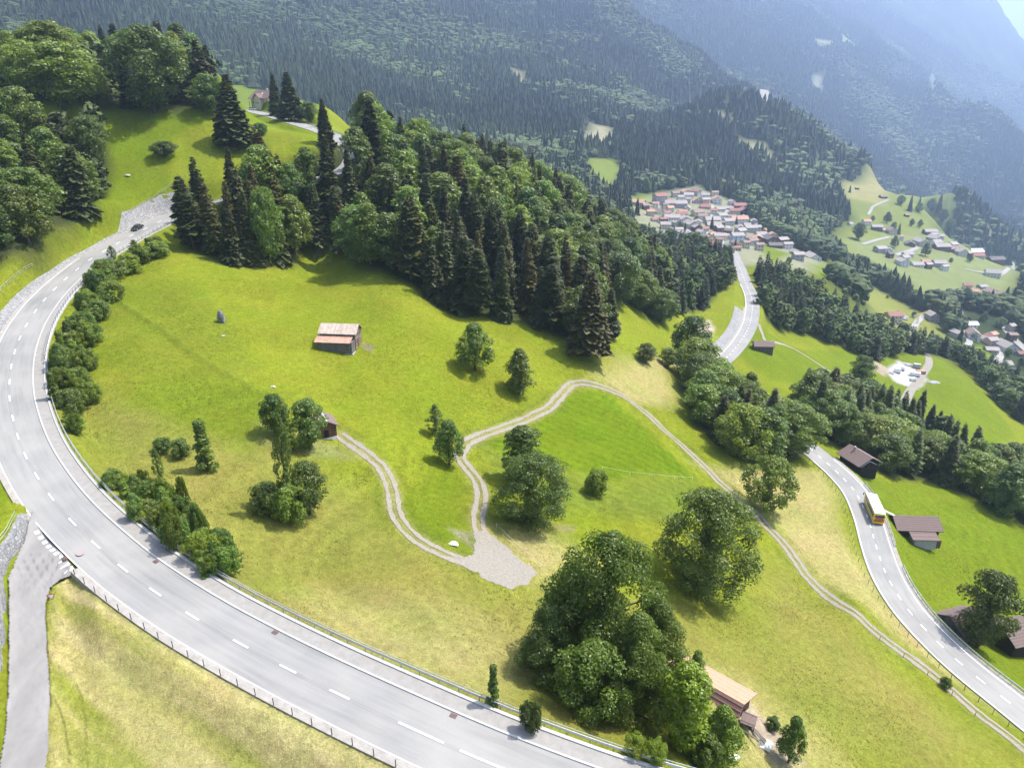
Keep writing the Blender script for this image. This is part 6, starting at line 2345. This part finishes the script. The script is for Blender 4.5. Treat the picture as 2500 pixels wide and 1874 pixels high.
for sx in (-0.85, 0.85):
    MB().box((sx, -0.7, 0.5), (0.1, 0.1, 1.9)).build("post", MATS["old_boards"], o)

# give way sign at the side road
p = at_h(132, 1476, 55.2)
p[2] = float(hz(p[0], p[1]))
o = empty("give_way_sign", tuple(p), math.radians(200), "triangular give way sign with red rim on a thin pole at the side road", "road sign")
MB().tube([(0, 0, -0.3), (0, 0, 2.5)], 0.035, 8).build("pole", MATS["steel"], o)
s_ = 0.48
tri = [(-s_, 2.55), (s_, 2.55), (0, 1.72)]
MB().prism(tri, 0.04, 0.07, 'Y').build("sign_rim", MATS["lamp_red"], o)
MB().prism([(-s_ * 0.68, 2.46), (s_ * 0.68, 2.46), (0, 1.87)], 0.035, 0.075, 'Y').build("sign_face", MATS["white_sheet"], o)

# covers and drains in the road surface
def disc(P, px, py, ra, rb, name, m, lab, cat, dz):
    k = iat(P, px, py)
    N = normals2(P)
    q = at_h(px, py, CZ - P[k, 2])
    md = MB()
    n_ = 20
    V = [(math.cos(t) * ra, math.sin(t) * rb, 0.0) for t in np.linspace(0, 2 * math.pi, n_, endpoint=False)]
    V += [(x, y, -0.05) for x, y, z in V]
    md.add(V, [tuple(range(n_))] + [(i, n_ + i, n_ + (i + 1) % n_, (i + 1) % n_) for i in range(n_)])
    t = P[min(k + 1, len(P) - 1)] - P[k - 1]
    o = md.build(name, MATS[m], None, (q[0], q[1], P[k, 2] + dz))
    o.rotation_euler = (0, -math.atan2(t[2], math.hypot(t[0], t[1])), math.atan2(t[1], t[0]))
    setprops(o, lab, cat)


simple("rusty_cover", (0.24, 0.19, 0.18), (0.30, 0.24, 0.22), 6, 0.8, 0.3)
simple("patch", (0.22, 0.21, 0.20), (0.27, 0.255, 0.24), 6, 0.85, 0.3)
disc(UPPER, 195, 1350, 0.5, 0.45, "manhole_cover", "rusty_cover", "rusty round manhole cover in the road opposite the side road", "manhole cover", 0.012)
disc(UPPER, 207, 630, 0.45, 0.4, "manhole_cover", "patch", "dark manhole cover in the road at the left bend's upper end", "manhole cover", 0.012)
disc(UPPER, 240, 1220, 1.25, 0.62, "cover_plate", "patch", "large oval cover patch in the footway beside the thicket", "cover plate", 0.13)


def drain(px, py, lat, lab):
    k = iat(UPPER, px, py)
    q = line_at(UPPER, np.array([k, k + 1.0]), lat)
    o = empty("road_drain", (q[0][0], q[0][1], q[0][2] + 0.006), math.atan2(*(q[1] - q[0])[[1, 0]]), lab, "drain")
    o.rotation_euler.y = -math.atan2(q[1][2] - q[0][2], 1.0)
    MB().box((0, 0, 0), (0.75, 0.55, 0.02)).build("frame", MATS["rust_iron"], o)
    m = MB()
    for i in range(5):
        m.box((-0.28 + 0.14 * i, 0, 0.014), (0.05, 0.45, 0.012))
    m.build("grate", MATS["dark_steel"], o)


drain(640, 1560, 3.2, "rusty road drain at the kerb, nearest the double dash lines of the road")
drain(345, 1370, 3.2, "rusty road drain at the kerb beside the lower thicket")
drain(1085, 1775, 3.2, "rusty road drain at the kerb near the single columnar sapling")
drain(195, 1375, -3.75, "rusty road drain at the first dark post of the railing")

# storage yard across the lower road
YB = [(2190, 910, 3.0, 2.4, 2.6, "white_sheet", "storage_container", "square white container with dark base at the storage yard's left", "container"), (2200, 903, 3.6, 2.0, 1.9, "white_sheet", "caravan", "small rounded white caravan behind the square white container", "caravan"),
      (2233, 918, 5.0, 2.6, 2.3, "white_sheet", "storage_container", "longest white container in the middle of the storage yard", "container"), (2237, 899, 3.6, 2.4, 2.6, "grey_render", "storage_container", "grey white roofed container at the yard's upper edge", "container"),
      (2247, 912, 4.6, 2.4, 1.8, "rust_sheet", "storage_container", "rust coloured container next to the yard's curved lane", "container"), (2228, 930, 2.8, 2.0, 1.8, "white_sheet", "storage_container", "small white container nearest the viewer in the yard", "container")]
for i, (x, y, l_, w_, h_, mt, nm, lab, ct) in enumerate(YB):
    p = gp(x, y, 300)
    o = empty(nm, (p[0], p[1], p[2] + 0.15), math.radians((-20, -35, -30, -20, -15, 10)[i]), lab, ct)
    m = MB()
    rounded([(-l_ / 2, 0.35), (l_ / 2, 0.35), (l_ / 2, h_ - 0.12), (l_ / 2 - 0.2, h_), (-l_ / 2 + 0.2, h_), (-l_ / 2, h_ - 0.12)], w_ / 2, m, 0, 0.03)
    m.build("body", MATS[mt], o)
    m = MB()
    for k in range(3):
        m.box((-l_ / 2 + l_ * (k + 0.5) / 3, -w_ / 2 - 0.02, h_ * 0.5), (0.08, 0.06, h_ * 0.75))
    m.build("door", MATS["steel"], o)
    MB().box((0, 0, 0.1), (l_ * 0.92, w_ * 0.9, 0.45)).build("skid", MATS["dark_steel"], o)
simple("rubble_grey", (0.22, 0.22, 0.22), (0.38, 0.38, 0.37), 2, 0.95, 0.1, bstr=0.8, bdist=0.3)
for x, y, s_, lab, sd in ((2278, 934, 3.2, "grey gravel heap on the grass beside the curved lane", 41), (2213, 890, 3.6, "grey rubble heap at the upper edge of the storage yard", 42), (2170, 910, 2.5, "low pile of brown stones left of the storage yard", 43), (2196, 775, 7.5, "large pale rubble mound of the building site on the pasture", 44)):
    p = gp(x, y, 300)
    blob("gravel_heap", (p[0], p[1], p[2]), (s_, s_ * 0.6, s_ * 0.28), MATS["rubble_grey"], sd, lab, "heap", None, 3, 0.3)
# yellow tower crane of the building site
p = gp(2238, 790, 420)
dep = depth_of(p)
sc_ = dep / FOC
o = empty("tower_crane", tuple(p), math.radians(18), "yellow building crane with slanting jib on the pasture's building site", "crane")
simple("crane_yellow", (0.50, 0.38, 0.08), (0.58, 0.44, 0.12), 2, 0.5, 0.3)
m = MB()
hh = 24 * sc_
for sx in (-0.5, 0.5):
    for sy in (-0.5, 0.5):
        m.tube([(sx, sy, -1), (sx, sy, hh)], 0.10, 4)
for i in range(int(hh / 1.2)):
    m.tube([(-0.5, -0.5, i * 1.2), (0.5, -0.5, i * 1.2 + 1.2)], 0.06, 3)
    m.tube([(0.5, 0.5, i * 1.2), (-0.5, 0.5, i * 1.2 + 1.2)], 0.06, 3)
m.build("mast", MATS["crane_yellow"], o)
m = MB()
for dy, dz in ((-0.4, 0), (0.4, 0), (0, 0.7)):
    m.tube([(-14 * sc_, dy, hh + dz - 3.5 * sc_), (31 * sc_, dy, hh + dz + 3.5 * sc_)], 0.16, 4)
for i in range(30):
    x0 = (-14 + i * 1.5) * sc_
    z0 = hh + (-3.5 + 7 * i / 30) * sc_
    m.tube([(x0, -0.4, z0), (x0 + 0.7 * sc_, 0, z0 + 0.8)], 0.07, 3)
    m.tube([(x0 + 0.7 * sc_, 0, z0 + 0.8), (x0 + 1.5 * sc_, 0.4, z0 + 0.2)], 0.07, 3)
m.build("jib", MATS["crane_yellow"], o)
MB().box((-12 * sc_, 0, hh - 3.8 * sc_), (2.0, 1.0, 1.6)).build("counterweight", MATS["concrete"], o)


# ------------------------------------------------------------------ tall grass of the nearer meadows (one mass)
b = NB("grass_blade")
att = b.n("Attribute", attribute_name="tint")
p = b.bsdf(att.outputs["Color"], 0.7, 0.2)
t = b.n("BsdfTranslucent")
b.l(att.outputs["Color"], t.inputs[0])
mx = b.n("MixShader")
mx.inputs[0].default_value = 0.4
b.l(p, mx.inputs[1])
b.l(t.outputs[0], mx.inputs[2])
b.done(mx.outputs[0])
r = np.random.default_rng(77)
n0 = 210000
R = np.sqrt(44 ** 2 + (215 ** 2 - 44 ** 2) * r.random(n0))
a = (r.random(n0) - 0.5) * math.radians(80)
x, y = R * np.sin(a), R * np.cos(a)
keep = 0.5 * fbm(x / 7, y / 7, 3, 70) + r.random(n0) > 0.42
for P, dist in ((UPPER, 6.6), (LOWER, 5.0), (SIDE, 2.9), (tpaths[0][::2], 1.7), (tpaths[1][::2], 1.7)):
    q = np.nonzero(keep)[0]
    for c in range(0, len(q), 20000):
        qq = q[c:c + 20000]
        d2 = ((x[qq, None] - P[None, :, 0]) ** 2 + (y[qq, None] - P[None, :, 1]) ** 2).min(1)
        keep[qq] &= d2 > dist * dist
keep &= ~inpoly(x, y, yp) & ~inpoly(x, y, jp)
vivp = gpoly("1180,1085 1300,1035 1385,965 1430,950 1500,975 1590,1055 1700,1170 1500,1175 1300,1130")
keep &= ~inpoly(x, y, vivp)
for k_ in ("clump", "hairpin", "central", "left", "bypass"):
    keep &= ~inpoly(x, y, WPOLY[k_])
x, y = x[keep], y[keep]
n0 = len(x)
z = hz(x, y)
hgt = (0.07 + 0.12 * r.random(n0)) * (0.7 + 0.6 * np.clip(fbm(x / 9, y / 9, 2, 73) + 0.3, 0, 1))
cut = inpoly(x, y, dryp)
hgt = np.where(cut, hgt * 0.45, hgt)
cols = np.stack([lut(CG[..., k], x, y) for k in range(3)], 1) * (1.4 + 0.7 * r.random(n0))[:, None]
straw = r.random(n0) < 0.22
cols = np.where(straw[:, None], cols * np.array((1.35, 1.12, 1.6)), cols * 1.05)
VV, FF, CC = [], [], []
base_i = 0
for k in range(3):
    an = r.random(n0) * 6.283
    wd = hgt * (0.55 + 0.5 * r.random(n0))
    lean = 1.1 * r.normal(size=n0) * hgt
    dx, dy = np.cos(an), np.sin(an)
    ox, oy = 0.12 * r.normal(size=n0), 0.12 * r.normal(size=n0)
    cx, cy_ = x + ox, y + oy
    tri = np.stack([np.stack([cx - dx * wd * 0.5, cy_ - dy * wd * 0.5, z - 0.05], 1), np.stack([cx + dx * wd * 0.5, cy_ + dy * wd * 0.5, z - 0.05], 1),
                    np.stack([cx - dy * lean + dx * wd * 0.2, cy_ + dx * lean + dy * wd * 0.2, z + hgt], 1)], 1)
    VV.append(tri.reshape(-1, 3))
    FF.append(np.arange(n0 * 3).reshape(-1, 3) + base_i)
    base_i += n0 * 3
    CC.append(np.repeat(cols, 3, 0))
me = np_mesh("grass", np.vstack(VV), np.vstack(FF), MATS["grass_blade"])
ca = me.color_attributes.new("tint", 'FLOAT_COLOR', 'POINT')
cc = np.vstack(CC)
ca.data.foreach_set("color", np.concatenate([np.clip(cc, 0, 0.7), np.ones((len(cc), 1))], 1).astype(np.float32).ravel())
setprops(link("grass", me), "tufts of uncut meadow grass between the two roads", "grass", None, "stuff")


# ------------------------------------------------------------------ haze
b = NB("haze_air")
pv = b.n("VolumePrincipled")
pv.inputs["Color"].default_value = (0.54, 0.70, 1.0, 1)
pv.inputs["Density"].default_value = 0.000195
pv.inputs["Anisotropy"].default_value = 0.6
b.l(pv.outputs[0], b.o.inputs["Volume"])
zl, zh = float(ZG.min()) - 1.5, max(float(ZG.max()) + 40, CZ + 60)
hb = MB()
hb.box((0, 4000, (zl + zh) / 2), (19000, 10600, zh - zl))
o = hb.build("haze", MATS["haze_air"])
setprops(o, "thin blue summer haze in the valley air", "haze", None, "stuff")
print("HAZE z", zl, zh)
